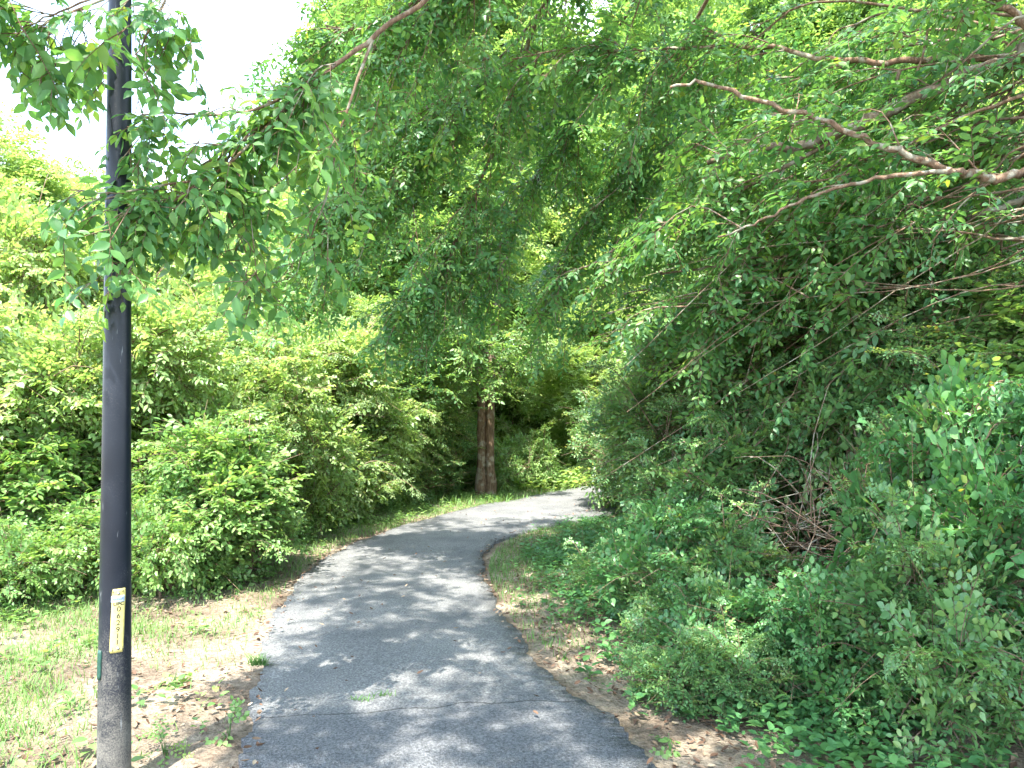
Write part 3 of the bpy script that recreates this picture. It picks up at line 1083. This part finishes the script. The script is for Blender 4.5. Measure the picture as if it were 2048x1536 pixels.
# slender parallel boughs sweeping down to the left
px_branch([(2100, 165, 5.3), (1960, 225, 5.5), (1880, 258, 5.6), (1790, 296, 5.8), (1700, 333, 6.0), (1600, 352, 6.1), (1500, 368, 6.3), (1420, 395, 6.4), (1380, 430, 6.5)],
          .020, .008, 'twig_red', 8, root=(5.5, 5.1, 4.7), bias=(-.7, .7, -.35))
px_branch([(1720, 245, 4.9), (1640, 296, 5.0), (1530, 355, 5.2), (1430, 405, 5.4), (1330, 450, 5.6), (1240, 492, 5.9), (1170, 535, 6.1)], .020, .006, 'bark', 15, bias=(-.7, .6, -.4))
px_branch([(2120, 380, 4.8), (2048, 398, 4.9), (1960, 430, 5.0), (1880, 442, 5.1), (1780, 458, 5.2), (1700, 480, 5.3), (1600, 507, 5.5), (1530, 526, 5.6), (1430, 533, 5.8), (1320, 548, 5.9)],
          .028, .009, 'bark', 12, root=(5.55, 5.1, 3.5), bias=(-.6, .7, -.3))
px_branch([(1880, 440, 5.1), (1790, 470, 5.3), (1700, 520, 5.5), (1600, 580, 5.7), (1520, 605, 5.8), (1440, 665, 5.9)], .016, .006, 'bark', 12, bias=(-.6, .6, -.3))
px_branch([(1870, -20, 4.9), (1850, 90, 5.0), (1830, 160, 5.0), (1832, 230, 5.0), (1790, 300, 5.1), (1752, 360, 5.1), (1750, 430, 5.1)], .010, .004, 'twig_red', 4)
px_branch([(1800, 140, 5.0), (1780, 200, 5.1), (1745, 270, 5.15), (1700, 345, 5.2), (1640, 410, 5.3), (1590, 480, 5.3)], .014, .005, 'bark', 4)
px_branch([(2048, 190, 4.5), (1950, 225, 4.6), (1860, 265, 4.7), (1780, 310, 4.8), (1690, 350, 4.9), (1590, 372, 5.0)], .012, .005, 'twig_red', 4)
for (a, b) in [((1900, 60, 5.8), (1500, 240, 6.3)), ((1820, 20, 5.6), (1380, 300, 6.6)), ((1700, 0, 6.2), (1250, 260, 7.0)), ((1600, 130, 6.6), (1180, 420, 7.2)), ((2048, 270, 6.4), (1560, 440, 6.6)),
               ((1960, 330, 6.8), (1450, 520, 7.0)), ((1650, 420, 6.3), (1200, 640, 7.0)), ((2048, 60, 5.2), (1560, 170, 5.7))]:
    mid = [(a[k] + b[k]) / 2 for k in range(3)]
    mid[1] -= 25
    px_branch([a, mid, b], .015, .005, 'twig_red' if rng.random() < .5 else 'bark', 8, root=(5.45, 5.2, 3.8 + 1.6 * rng.random()), bias=(-.6, .6, -.35))
# wispy boughs fanning in from the right
for k in range(40):
    y0 = 60 + 420 * (k + rng.random()) / 40
    ln_ = 500 + 450 * rng.random()
    sl_ = .28 + .35 * rng.random() + (.1 if y0 < 250 else -.12)
    d0 = 4.4 + 1.3 * rng.random()
    lst = [(2120 - ln_ * t, y0 + ln_ * (sl_ * t + .12 * math.sin(3 * t + k)), d0 + 1.1 * t) for t in (0, .25, .5, .75, 1)]
    px_branch(lst, .012, .003, ['twig_red', 'bark', 'twig'][k % 3], 2, root=(5.5, 5.2, 3.4 + 1.5 * rng.random()), sides=7, bias=(-.6, .5, -.3))
for k in range(18):
    y0 = 300 + 290 * (k + rng.random()) / 18
    ln_ = 420 + 420 * rng.random()
    sl_ = .12 + .4 * rng.random()
    d0 = 4.3 + .7 * rng.random()
    lst = [(2110 - ln_ * t, y0 + ln_ * (sl_ * t + .10 * math.sin(3 * t + k * 1.7)), d0 + .9 * t) for t in (0, .25, .5, .75, 1)]
    px_branch(lst, .008, .002, ['twig', 'bark_tan', 'twig_red'][k % 3], 1, root=(5.5, 5.1, 2.6 + 1.3 * rng.random()), sides=6, bias=(-.4, .7, -.1))
# limbs arching over the path to the middle, with hanging sprays
for lst in [[(1330, -420, 5.2), (1200, -180, 5.8), (1080, 20, 6.4), (960, 170, 6.9), (860, 300, 7.2), (760, 420, 7.4)],
            [(1330, -420, 5.2), (1100, -220, 6.0), (980, -60, 6.6), (840, 90, 7.0), (720, 210, 7.3), (640, 330, 7.5)],
            [(1400, -300, 5.6), (1300, -60, 6.3), (1200, 120, 6.9), (1120, 280, 7.3), (1040, 430, 7.6), (980, 560, 7.8)],
            [(1500, -150, 6.0), (1380, 60, 6.8), (1300, 240, 7.2), (1220, 380, 7.5), (1150, 500, 7.8), (1100, 600, 8.0)],
            [(1100, -220, 6.0), (980, -150, 5.6), (900, -40, 5.6), (800, 20, 5.8), (720, 60, 6.0), (650, 50, 6.2)],
            [(1080, 20, 6.4), (1000, 260, 7.0), (940, 420, 7.2), (880, 540, 7.4), (800, 620, 7.5)],
            [(960, 170, 6.9), (850, 220, 7.0), (740, 330, 7.2), (640, 430, 7.4), (560, 520, 7.6)]]:
    px_branch(lst, .022, .006, 'twig_red', 36, root=(5.2, 5.3, 6.2) if lst[0][1] < -250 else None, bias=(-.25, 0, -.75), Ls=(.4, 1.0), ln=.34)

# near branch whose leaves hang in front of the lamp post
nb = [(1330, -520, 4.2), (1080, -260, 3.7), (930, -80, 3.5), (850, 0, 3.45), (745, 80, 3.4), (650, 145, 3.35), (560, 220, 3.3), (480, 290, 3.2), (400, 335, 3.15)]
c_nb = px_branch(nb, .020, .006, 'twig_red', 0, root=(5.1, 5.2, 6.4))
twigs_on(c_nb, 22, (.2, .5), (-.3, 0, -.75), .62, True, .27, .075, .004)
for lst, k in [([(560, 220, 3.3), (490, 300, 3.15), (420, 350, 3.05), (330, 370, 2.98), (230, 385, 2.92), (140, 380, 2.95)], 18),
               ([(650, 145, 3.35), (520, 215, 3.15), (420, 230, 3.0), (330, 225, 2.95), (280, 230, 2.9)], 9),
               ([(745, 80, 3.4), (680, 260, 3.4), (650, 400, 3.45), (600, 520, 3.5)], 8),
               ([(480, 290, 3.2), (440, 350, 3.2), (460, 430, 3.2), (500, 520, 3.3)], 7),
               ([(420, 350, 3.05), (330, 410, 3.0), (250, 440, 2.95)], 8),
               ([(930, -180, 3.5), (640, -230, 3.1), (400, -120, 2.9), (250, -30, 2.8), (130, 20, 2.75), (60, 50, 2.75)], 0), ([(330, -70, 2.85), (250, -20, 2.8), (130, 30, 2.75), (60, 60, 2.75)], 16),
               ([(400, -110, 2.9), (340, -20, 2.85), (300, 60, 2.8), (270, 110, 2.8)], 9),
               ([(300, -140, 2.8), (60, -80, 2.7), (-60, 0, 2.7)], 12)]:
    cc = px_branch(lst, .008, .003, 'twig_red', 0)
    twigs_on(cc, k, (.14, .30), (-.25, 0, -.3), .22, True, .23, .085, .0025)

# canopy overhead, out of the picture, that throws the dappled shade
can = []
for _ in range(105):
    x = -2.6 + 8.5 * rng.random() ** .9
    y = -4 + 9.6 * rng.random()
    z = 5.6 + 2.6 * rng.random()
    if y > 3.0: z += (y - 3.0) * .75
    r = .22 + .34 * rng.random()
    can.append((*loc((x, y, z)), r, r, r * .5))
for _ in range(24):
    x = 1.8 + 6.0 * rng.random()
    y = -3 + 8.5 * rng.random()
    z = 6.2 + 2.6 * rng.random()
    if y > 3.0: z += (y - 3.0) * .75
    r = .35 + .4 * rng.random()
    can.append((*loc((x, y, z)), r, r, r * .5))
cp, cd = lobe_points(can, 2700, .1, .1, -.3, .7)
k_ = 2700
up_ = np.stack([-2.4 + 6.0 * rng.random(k_), -3.5 + 7.6 * rng.random(k_), 5.6 + 2.2 * rng.random(k_)], -1)
up_[:, 2] += np.maximum(0, up_[:, 1] - 3.0) * .75
k2_ = 900
ex_ = np.stack([-2.7 + 4.4 * rng.random(k2_), 3.8 + 2.9 * rng.random(k2_), 5.9 + 1.6 * rng.random(k2_)], -1)
ex_[:, 2] += np.maximum(0, ex_[:, 1] - 3.0) * .6
up_ = np.vstack([up_, ex_])
up_ = up_[fnoise(up_[:, 0], up_[:, 1], 3.4, 4.0) > -.08]
cp = np.vstack([cp, up_ - np.array([ox, oy, oz])]); cd = np.vstack([cd, norm(rng.normal(0, 1, (len(up_), 3)) * np.array([1, 1, .35]))])
for L in can[::3]:
    e = np.array(L[:3])
    b = trunk_pts[int(rng.integers(11, 17))]
    TW.add(catmull([b, (b + e) / 2 + np.array([0, 0, .3]), e], 9), np.linspace(.035, .006, 9), 5)
pos = np.vstack([np.array(SP), cp]); dirs = np.vstack([np.array(SD), cd]); lens = np.concatenate([np.array(SL), .36 * (.7 + .6 * rng.random(len(cp)))])
mesh_obj('crown', foliage_mesh('crown', TM['elm'], pos, dirs, lens, [M['leaf_elm'], M['twig']]), ot)
mesh_obj('hanging_leaves', foliage_mesh('hanging_leaves', TM['elm_near'], np.array(SPn), np.array(SDn), np.array(SLn), [M['leaf_elm'], M['twig']]), ot)
mesh_obj('twigs', TW.mesh('twigs', M['twig_red']), ot)

# ------------------------------------------------------------------ shrubs along the left edge
GL = 'sunlit shrubs along the left edge'
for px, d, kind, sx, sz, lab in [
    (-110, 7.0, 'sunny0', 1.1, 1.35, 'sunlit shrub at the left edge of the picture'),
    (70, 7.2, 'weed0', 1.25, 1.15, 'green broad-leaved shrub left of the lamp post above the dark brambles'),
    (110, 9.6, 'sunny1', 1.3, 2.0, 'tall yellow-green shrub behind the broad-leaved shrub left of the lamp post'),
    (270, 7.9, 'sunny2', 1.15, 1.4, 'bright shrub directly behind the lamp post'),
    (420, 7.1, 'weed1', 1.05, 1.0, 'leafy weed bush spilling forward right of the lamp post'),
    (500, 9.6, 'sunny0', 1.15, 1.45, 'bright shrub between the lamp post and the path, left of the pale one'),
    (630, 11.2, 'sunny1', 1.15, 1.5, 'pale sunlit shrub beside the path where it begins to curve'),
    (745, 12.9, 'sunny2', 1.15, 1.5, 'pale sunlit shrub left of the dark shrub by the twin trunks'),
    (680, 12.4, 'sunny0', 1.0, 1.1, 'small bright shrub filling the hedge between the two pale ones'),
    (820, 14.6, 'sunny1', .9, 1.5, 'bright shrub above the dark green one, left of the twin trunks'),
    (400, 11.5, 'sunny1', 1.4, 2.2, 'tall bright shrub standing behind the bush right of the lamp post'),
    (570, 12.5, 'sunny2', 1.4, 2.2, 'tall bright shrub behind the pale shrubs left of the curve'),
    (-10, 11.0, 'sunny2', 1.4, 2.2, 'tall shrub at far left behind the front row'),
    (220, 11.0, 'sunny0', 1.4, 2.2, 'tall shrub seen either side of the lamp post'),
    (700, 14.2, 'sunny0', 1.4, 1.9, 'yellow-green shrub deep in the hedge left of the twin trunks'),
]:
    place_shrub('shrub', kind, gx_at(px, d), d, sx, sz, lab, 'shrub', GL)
GW = 'low weedy bushes at the foot of the left shrubs'
for i, (px, d, sx, sz, lab) in enumerate([
    (20, 6.1, .8, .9, 'low weedy bush at the left edge, lowest in front of the leftmost shrub'),
    (150, 6.5, .8, 1.0, 'low weedy bush just left of the lamp post by the dry brambles'),
    (330, 6.5, .8, 1.1, 'low leafy bush just right of the lamp post at the foot of the weed bush'),
    (480, 7.0, .8, 1.0, 'low leafy bush at the right foot of the weed bush'),
    (520, 9.2, .7, 1.0, 'low bush at the foot of the hedge where the path starts to curve'),
    (640, 10.9, .7, 1.0, 'low bush at the foot of the pale shrubs, mid curve'),
    (765, 12.9, .6, .9, 'low bush beside the path, nearest to the dark shrub')]):
    place_shrub('low_bush', 'weedy%d' % (i % 2), gx_at(px, d), d, sx, sz, lab, 'bush', GW)
GF = 'bright shrubs on the bank beyond the bend'
for px, d, sx, sz, lab in [(1120, 25.0, 1.5, 1.1, 'bright shrub on the sunny bank straight beyond the bend'), (1230, 23.0, 1.3, .9, 'bright shrub on the sunny bank, right of the other'),
                           (1010, 24.0, 1.5, 1.4, 'bright shrub on the far bank seen right beside the twin trunks')]:
    place_shrub('shrub', 'sunny%d' % rng.integers(3), gx_at(px, d), d, sx, sz, lab, 'shrub', GF)
GD = 'shaded shrubs round the twin-trunked tree'
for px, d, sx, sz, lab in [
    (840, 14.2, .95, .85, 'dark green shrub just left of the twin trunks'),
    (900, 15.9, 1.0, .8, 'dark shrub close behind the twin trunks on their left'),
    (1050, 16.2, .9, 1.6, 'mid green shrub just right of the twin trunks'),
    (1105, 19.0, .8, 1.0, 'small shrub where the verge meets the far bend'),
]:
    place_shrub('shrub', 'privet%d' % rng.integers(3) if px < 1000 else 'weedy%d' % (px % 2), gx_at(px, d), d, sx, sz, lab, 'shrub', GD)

# ------------------------------------------------------------------ privet thicket on the right bank
GR = 'privet shrubs of the thicket on the right bank'
for i, (px, d, sx, sz, lab) in enumerate([
    (1300, 12.6, 1.0, 1.25, 'privet shrub farthest along the right side, leaning over the bend'),
    (1345, 10.6, 1.0, 1.25, 'privet shrub at the inside of the bend, second from the far end'),
    (1400, 9.2, 1.05, 1.3, 'privet shrub behind the grassy inside of the curve'),
    (1450, 7.9, 1.05, 1.15, 'dense privet shrub nearest the grassy patch on the right'),
    (1620, 7.4, 1.15, 1.3, 'privet shrub in the middle of the right bank with brown twigs below'),
    (1560, 9.6, 1.35, 1.9, 'tall privet shrub behind the middle of the right bank'),
    (1770, 6.6, 1.1, 1.15, 'privet shrub above the bare tangle of twigs on the right'),
    (1740, 8.6, 1.4, 1.75, 'tall dark privet shrub under the limbs at right'),
    (1930, 6.0, 1.0, .85, 'sprawling privet shrub near the right edge, third from the front'),
    (2010, 7.6, 1.4, 1.5, 'tall privet shrub at the right edge behind the front row'),
    (2120, 5.0, .95, .75, 'privet shrub cut off by the right edge of the picture'),
    (1490, 12.5, 1.3, 1.6, 'tall privet shrub behind the far end of the thicket'),
]):
    sh = place_shrub('privet_shrub', 'privet%d' % (i % 3), gx_at(px, d), d, sx, sz, lab, 'shrub', GR)
    cr = mesh_obj('creeper', PROTO['weed%d' % (i % 2)]['foliage'], sh)
    cr.scale = (sx * 1.25, sx * 1.25, sz * 1.25)
    cr.rotation_euler = (0, 0, i * 1.3)
GB = 'low bushes at the foot of the right bank'
for i, (px, d, kind, sx, sz, lab) in enumerate([
    (1330, 7.8, 'low0', .75, 1.0, 'low small-leaved bush behind the grass on the inside of the curve'),
    (1370, 6.6, 'low1', .8, 1.05, 'low dark bush at the foot of the bank beside the grassy patch'),
    (1400, 5.6, 'vine0', .75, 1.0, 'low bush of bluish leaves beside the brown litter strip'),
    (1560, 5.9, 'low0', .95, 1.3, 'low privet bush left of the bare twig tangle'),
    (1480, 4.8, 'low1', .7, .9, 'small-leaved low bush in the middle foreground of the bank'),
    (1640, 4.5, 'vine1', .75, .6, 'low bush with broad oval leaves below the bare tangle'),
    (1500, 4.1, 'vine0', .5, .65, 'small creeping bush nearest the litter at the path edge'),
    (1790, 4.2, 'low0', .75, 1.1, 'bushy privet clump in the right foreground'),
    (1700, 3.75, 'vine1', .55, .75, 'leafy creeper mound at the bottom right, left of the corner'),
    (1345, 5.2, 'low0', .5, .6, 'small bush at the edge of the litter strip, level with the square shadow'),
    (1300, 6.3, 'low1', .6, .7, 'small bush just behind the brown litter strip'),
    (1400, 4.5, 'low1', .5, .55, 'knee-high bush by the litter strip, in front of the bluish one'),
    (1420, 3.9, 'low0', .42, .45, 'lowest bush near the bottom, right of the dark asphalt corner'),
    (1960, 4.3, 'vine0', .8, 1.5, 'upright bush of broad leaves at the right edge'),
    (1900, 3.5, 'low1', .6, .95, 'small-leaved bush just above the bottom right corner'),
    (2060, 3.6, 'vine1', .7, 1.2, 'broad-leaved bush cut off at the lower right edge'),
    (1620, 6.6, 'low1', .9, 1.4, 'sparse bush behind the bare twig tangle'),
    (1850, 5.2, 'low0', .9, 1.6, 'bush between the tangle and the sprawling privet'),
]):
    place_shrub('low_bush', kind, gx_at(px, d), d, sx, sz, lab, 'bush', GB)

# bare brown tangle on the bank
def tangle_obj(px, py, d, r, n, label):
    c = P(px, py, d)
    base = np.array([c[0], c[1], H(c[0], c[1])])
    o = mesh_obj('dry_bramble', tangle([(0, 0, c[2] - base[2], r * 1.3, r, r)], n, .0052, (.3, 1.1), 'twig_red', 'dry_bramble'))
    o.location = base
    tag(o, label, 'bramble', 'bare twig tangles on the banks')


tangle_obj(1660, 1090, 5.0, .42, 130, 'tangle of bare reddish twigs on the right bank among green bushes')
tangle_obj(1500, 1020, 6.4, .4, 120, 'thin dry tangle showing between the privet bushes')
tangle_obj(110, 1120, 7.0, .4, 120, 'dark dry brambles under the shrub left of the lamp post')

# ------------------------------------------------------------------ ground cover, grass, litter
def scatter(n, x0, x1, y0, y1, keep):
    x = x0 + (x1 - x0) * rng.random(n)
    y = y0 + (y1 - y0) * rng.random(n)
    d, s = path_dist(x, y)
    k = keep(x, y, d, s)
    return x[k], y[k], height(x[k], y[k])


def blades(name, x, y, z, h, w, mat, lean=.5, tintbias=0.0):
    n = len(x)
    a = rng.random(n) * 2 * np.pi
    hh = h * (.5 + rng.random(n))
    dx, dy = np.cos(a), np.sin(a)
    ln = lean * hh * (.3 + rng.random(n))
    ww = w * (.6 + .8 * rng.random(n))
    b = np.stack([x, y, z - .004], -1)
    side = np.stack([-dy, dx, np.zeros(n)], -1) * ww[:, None]
    m1 = b + np.stack([dx * ln * .35, dy * ln * .35, hh * .6], -1)
    tp = b + np.stack([dx * ln, dy * ln, hh], -1)
    V = np.stack([b - side, b + side, m1 + side * .8, m1 - side * .8, tp], 1).reshape(-1, 3)
    T = np.array([(0, 1, 2), (0, 2, 3), (3, 2, 4)])[None] + (np.arange(n) * 5)[:, None, None]
    tint = np.clip(np.repeat(rng.random(n), 5) * .8 + tintbias, 0, 1)
    return tri_mesh(name, V, T.reshape(-1, 3), [mat], tint)


def keep_grass_left(x, y, d, s):
    f = fnoise(x, y, 2.3, 1.0) + .12
    far = sstep(5.5, 9, y)
    a = np.clip(.12 + 1.0 * sstep(1.5, 2.6, d) * (1 - far) + .75 * far + .7 * f, 0.02, 1)
    return (s < 0) & (d > 1.02) & (d < 4.5) & (rng.random(len(x)) < a)


x, y, z = scatter(120000, -6, 1.5, 2.2, 17, keep_grass_left)
g = mesh_obj('grass', blades('grass', x, y, z, .06, .0026, M['grass'], .9, .1))
tag(g, 'patchy pale grass on the left verge', 'grass', kind='stuff')
x, y, z = scatter(34000, -5.2, -1.9, 2.4, 6.6, lambda x, y, d, s: (rng.random(len(x)) < np.clip(.9 * sstep(1.35, 2.3, d) * sstep(6.8, 5.2, y) * (.35 + .9 * fnoise(x, y, 4.1, 1.0)) + .3 * fnoise(x, y, 9.0, 3.0) - .08, 0, 1)))
g = mesh_obj('grass', blades('lush_grass', x, y, z, .072, .0027, M['grass'], 1.1, .12))
tag(g, 'longer pale green grass behind the lamp post at lower left', 'grass', kind='stuff')
x, y, z = scatter(52000, -.6, 4.0, 4.6, 12, lambda x, y, d, s: (s > 0) & (d > .97) & (d < 2.6) & (rng.random(len(x)) < np.clip(.22 + .9 * sstep(5.6, 7.6, y) + .3 * fnoise(x, y, 2, 2), 0, 1)))
g = mesh_obj('grass', blades('verge_grass', x, y, z, .055, .0026, M['grass'], .9, -.05))
tag(g, 'short green grass on the inside of the curve', 'grass', kind='stuff')
x, y, z = scatter(30000, -3, 14, 13, 32, lambda x, y, d, s: (d > 1.1))
g = mesh_obj('grass', blades('far_grass', x, y, z, .14, .008, M['grass'], .9, .1))
tag(g, 'sunlit grass bank beyond the far bend', 'grass', kind='stuff')


def leaf_scatter(name, x, y, z, size, mat, flat=.25, w=.55, lod='m', lift=.01, curl=0.0):
    n = len(x)
    lv, lt = leaf_geo(lod, w)
    lv = lv.copy()
    lv[:, 0] -= .5
    if curl:
        lv[:, 2] += curl * (np.abs(lv[:, 0]) ** 2) * 2 + np.abs(lv[:, 1]) * curl
    a = rng.random(n) * 2 * np.pi
    d = np.stack([np.cos(a), np.sin(a), rng.normal(0, flat, n)], -1)
    up = np.stack([rng.normal(0, flat, n), rng.normal(0, flat, n), np.ones(n)], -1)
    RM = rot_from(d, up)
    sz = size * (.55 + .8 * rng.random(n))
    V = np.einsum('sij,vj->svi', RM, lv) * sz[:, None, None] + np.stack([x, y, z + lift * (.3 + rng.random(n))], -1)[:, None, :]
    T = lt[None] + (np.arange(n) * len(lv))[:, None, None]
    return tri_mesh(name, V.reshape(-1, 3), T.reshape(-1, 3), [mat], np.repeat(rng.random(n), len(lv)))


def keep_litter(x, y, d, s):
    f = fnoise(x, y, 3.1, 3.0)
    a = np.where(s > 0, .75, .22 + .25 * f)
    a = a + np.where(d > 3, .3, 0)
    a = np.where(d < 1.05, .012 + .22 * (d > .84), a)
    return rng.random(len(x)) < a


x, y, z = scatter(60000, -6, 6, 2.2, 14, keep_litter)
dd, _ = path_dist(x, y)
z = np.where(dd < .93, .03, z)
lt_ = mesh_obj('leaf_litter', leaf_scatter('leaf_litter', x, y, z, .042, M['litter'], .3, .5, 'm', .014, .35))
tag(lt_, 'brown fallen leaves and chips strewn beside the path', 'leaf litter', kind='stuff')
x, y, z = scatter(9000, -5, 5, 2.2, 12, lambda x, y, d, s: (d > 1.02) & (rng.random(len(x)) < .7))
st = blades('straw', x, y, z, .02, .0016, M['litter'], 5.0, .3)
st = mesh_obj('straw', st)
tag(st, 'dry straw-like stalks lying on the soil', 'straw', kind='stuff')


# ground-cover seedlings: small rosettes of leaves
def rosettes(name, x, y, z, size, mat, k=5, h=.04, w=.62):
    n = len(x)
    rep = lambda a: np.repeat(a, k)
    az = rep(rng.random(n) * 6.28) + np.tile(np.arange(k) * 2.4, n) + rng.normal(0, .2, n * k)
    lv, lt = leaf_geo('h', w)
    el = .35 + .5 * rng.random(n * k)
    d = np.stack([np.cos(az) * np.cos(el), np.sin(az) * np.cos(el), np.sin(el) - .35], -1)
    hh = rep(h * (.4 + rng.random(n))) * (.3 + np.tile(np.linspace(0, 1, k), n))
    up = np.tile([0, 0, 1.0], (n * k, 1)) + rng.normal(0, .2, (n * k, 3))
    RM = rot_from(d, up)
    sz = rep(size * (.5 + .8 * rng.random(n))) * (.7 + .5 * rng.random(n * k))
    pos = np.stack([rep(x), rep(y), rep(z) + hh], -1) + d * (sz * .25)[:, None]
    V = np.einsum('sij,vj->svi', RM, lv) * sz[:, None, None] + pos[:, None, :]
    T = lt[None] + (np.arange(n * k) * len(lv))[:, None, None]
    return tri_mesh(name, V.reshape(-1, 3), T.reshape(-1, 3), [mat], np.repeat(rng.random(n * k) * .85, len(lv)))


def keep_cover_r(x, y, d, s):
    f = fnoise(x, y, 2.7, 5.0)
    a = np.clip(sstep(1.15, 1.8, d) * .8 + .35 * f, .05, 1)
    return (s > 0) & (d > 1.06) & (d < 5) & (rng.random(len(x)) < a)


x, y, z = scatter(13000, 0, 6, 2.3, 13, keep_cover_r)
gc = mesh_obj('ground_cover', rosettes('ground_cover', x, y, z, .06, M['leaf_vine'], 6, .10))
tag(gc, 'creeping green leaves covering the foot of the right bank', 'ground cover', kind='stuff')
x, y, z = scatter(24000, -8, 0, 2.3, 16, lambda x, y, d, s: (s < 0) & (d > 1.06) & (rng.random(len(x)) < np.clip(sstep(2.4, 4.4, d) * .7 + .22 * fnoise(x, y, 3.3, .7) + .16 * sstep(8, 11, y), .01, 1)))
gc = mesh_obj('ground_cover', rosettes('ground_cover_left', x, y, z, .055, M['leaf_weed'], 6, .09))
tag(gc, 'low leafy weeds spreading under the left shrubs', 'ground cover', kind='stuff')
x, y, z = scatter(16000, -3, 14, 15.5, 30, lambda x, y, d, s: (d > 1.3))
gc = mesh_obj('ground_cover', rosettes('ground_cover_far', x, y, z, .15, M['leaf_sunny'], 5, .25))
tag(gc, 'sunlit creeper covering the bank beyond the bend', 'ground cover', kind='stuff')


# single plants that can be told apart
def small_plant(name, px, py, hgt, leaf, n_l, label, mat='leaf_weed', tm='vine', spread=.8):
    d = F * CH / (py - HY)
    x = gx_at(px, d)
    o = empty(name, (x, d, H(x, d)))
    dd_, _ = path_dist(np.array([x]), np.array([d]))
    if dd_[0] < .95: o.location.z = .012
    tag(o, label, 'plant', 'small plants beside the path')
    tb = Tubes()
    pos, dirs = [], []
    for i in range(n_l):
        a = i * 2.4 + rng.random()
        t = (i + 1) / n_l
        e = np.array([math.cos(a) * spread * hgt * .5 * t, math.sin(a) * spread * hgt * .5 * t, hgt * (.35 + .65 * rng.random())])
        tb.add(catmull([(0, 0, -.01), e * .5 + np.array([0, 0, .1 * hgt]), e], 6), np.linspace(.0028, .001, 6), 4)
        pos.append(e * .55); dirs.append(norm(e + np.array([0, 0, -.1])))
    pos, dirs = np.array(pos), np.array(dirs)
    mesh_obj('stem', tb.mesh('stem', M['leaf_weed']), o)
    mesh_obj('foliage', foliage_mesh('foliage', TM[tm], pos, dirs, np.full(n_l, leaf / .2) * (.8 + .4 * rng.random(n_l)), [M[mat], M['twig']]), o)


small_plant('seedling', 458, 1468, .14, .03, 5, 'leafy seedling standing at the left path edge by the seam')
small_plant('seedling', 350, 1370, .10, .03, 8, 'low weed clump on bare soil right of the lamp post')
small_plant('seedling', 330, 1500, .12, .03, 8, 'feathery weed at the bottom left beside the lamp post base', tm='privet')
small_plant('seedling', 1180, 1350, .07, .03, 4, 'small sprout in the brown litter right of the path')
small_plant('seedling', 1130, 1310, .07, .028, 5, 'sprout in the litter beside the narrowing path')
small_plant('seedling', 1340, 1500, .10, .034, 6, 'heart-leaved sprig at the bottom beside the dark asphalt corner')
small_plant('seedling', 750, 1010, .35, .09, 8, 'pale leafy weed at the verge below the pale sunlit shrub')


def tuft(px, py, n, h, label):
    d = F * CH / (py - HY)
    x = gx_at(px, d)
    xs, ys = rng.normal(0, .035, n), rng.normal(0, .012, n)
    o = mesh_obj('grass_tuft', blades('grass_tuft', xs, ys, np.zeros(n), h, .0025, M['grass'], 1.3, -.25))
    dd_, _ = path_dist(np.array([x]), np.array([d]))
    o.location = (x, d, .02 if dd_[0] < .95 else H(x, d))
    tag(o, label, 'grass tuft', 'grass tufts by the seam in the asphalt')


tuft(768, 1397, 36, .026, 'grass tuft growing from the seam in the asphalt, the right one')
tuft(725, 1406, 30, .022, 'grass tuft growing from the seam in the asphalt, the left one')
tuft(515, 1335, 110, .06, 'grass tuft overhanging the left edge of the path above the seam')

# fallen stick in the litter at lower right
st = Tubes()
a, b, c, e = P(1505, 1395, 3.9), P(1560, 1430, 3.75), P(1600, 1445, 3.7), P(1660, 1440, 3.75)
base = np.array([a[0], a[1], H(a[0], a[1])])
pp = [np.array([q_[0], q_[1], H(q_[0], q_[1]) + .03]) - base for q_ in (a, b, c, e)]
st.add(catmull(pp, 12), np.linspace(.009, .004, 12), 7, .08)
st.add(catmull([pp[1], pp[1] + np.array([.08, .07, .02]), pp[1] + np.array([.2, .1, .05])], 6), np.linspace(.005, .002, 6), 6)
so = mesh_obj('fallen_stick', st.mesh('fallen_stick', M['bark']))
so.location = base
tag(so, 'forked grey stick lying in the litter under the right bushes', 'stick')
print('TRIS', sum(len(me.polygons) for me in bpy.data.meshes))
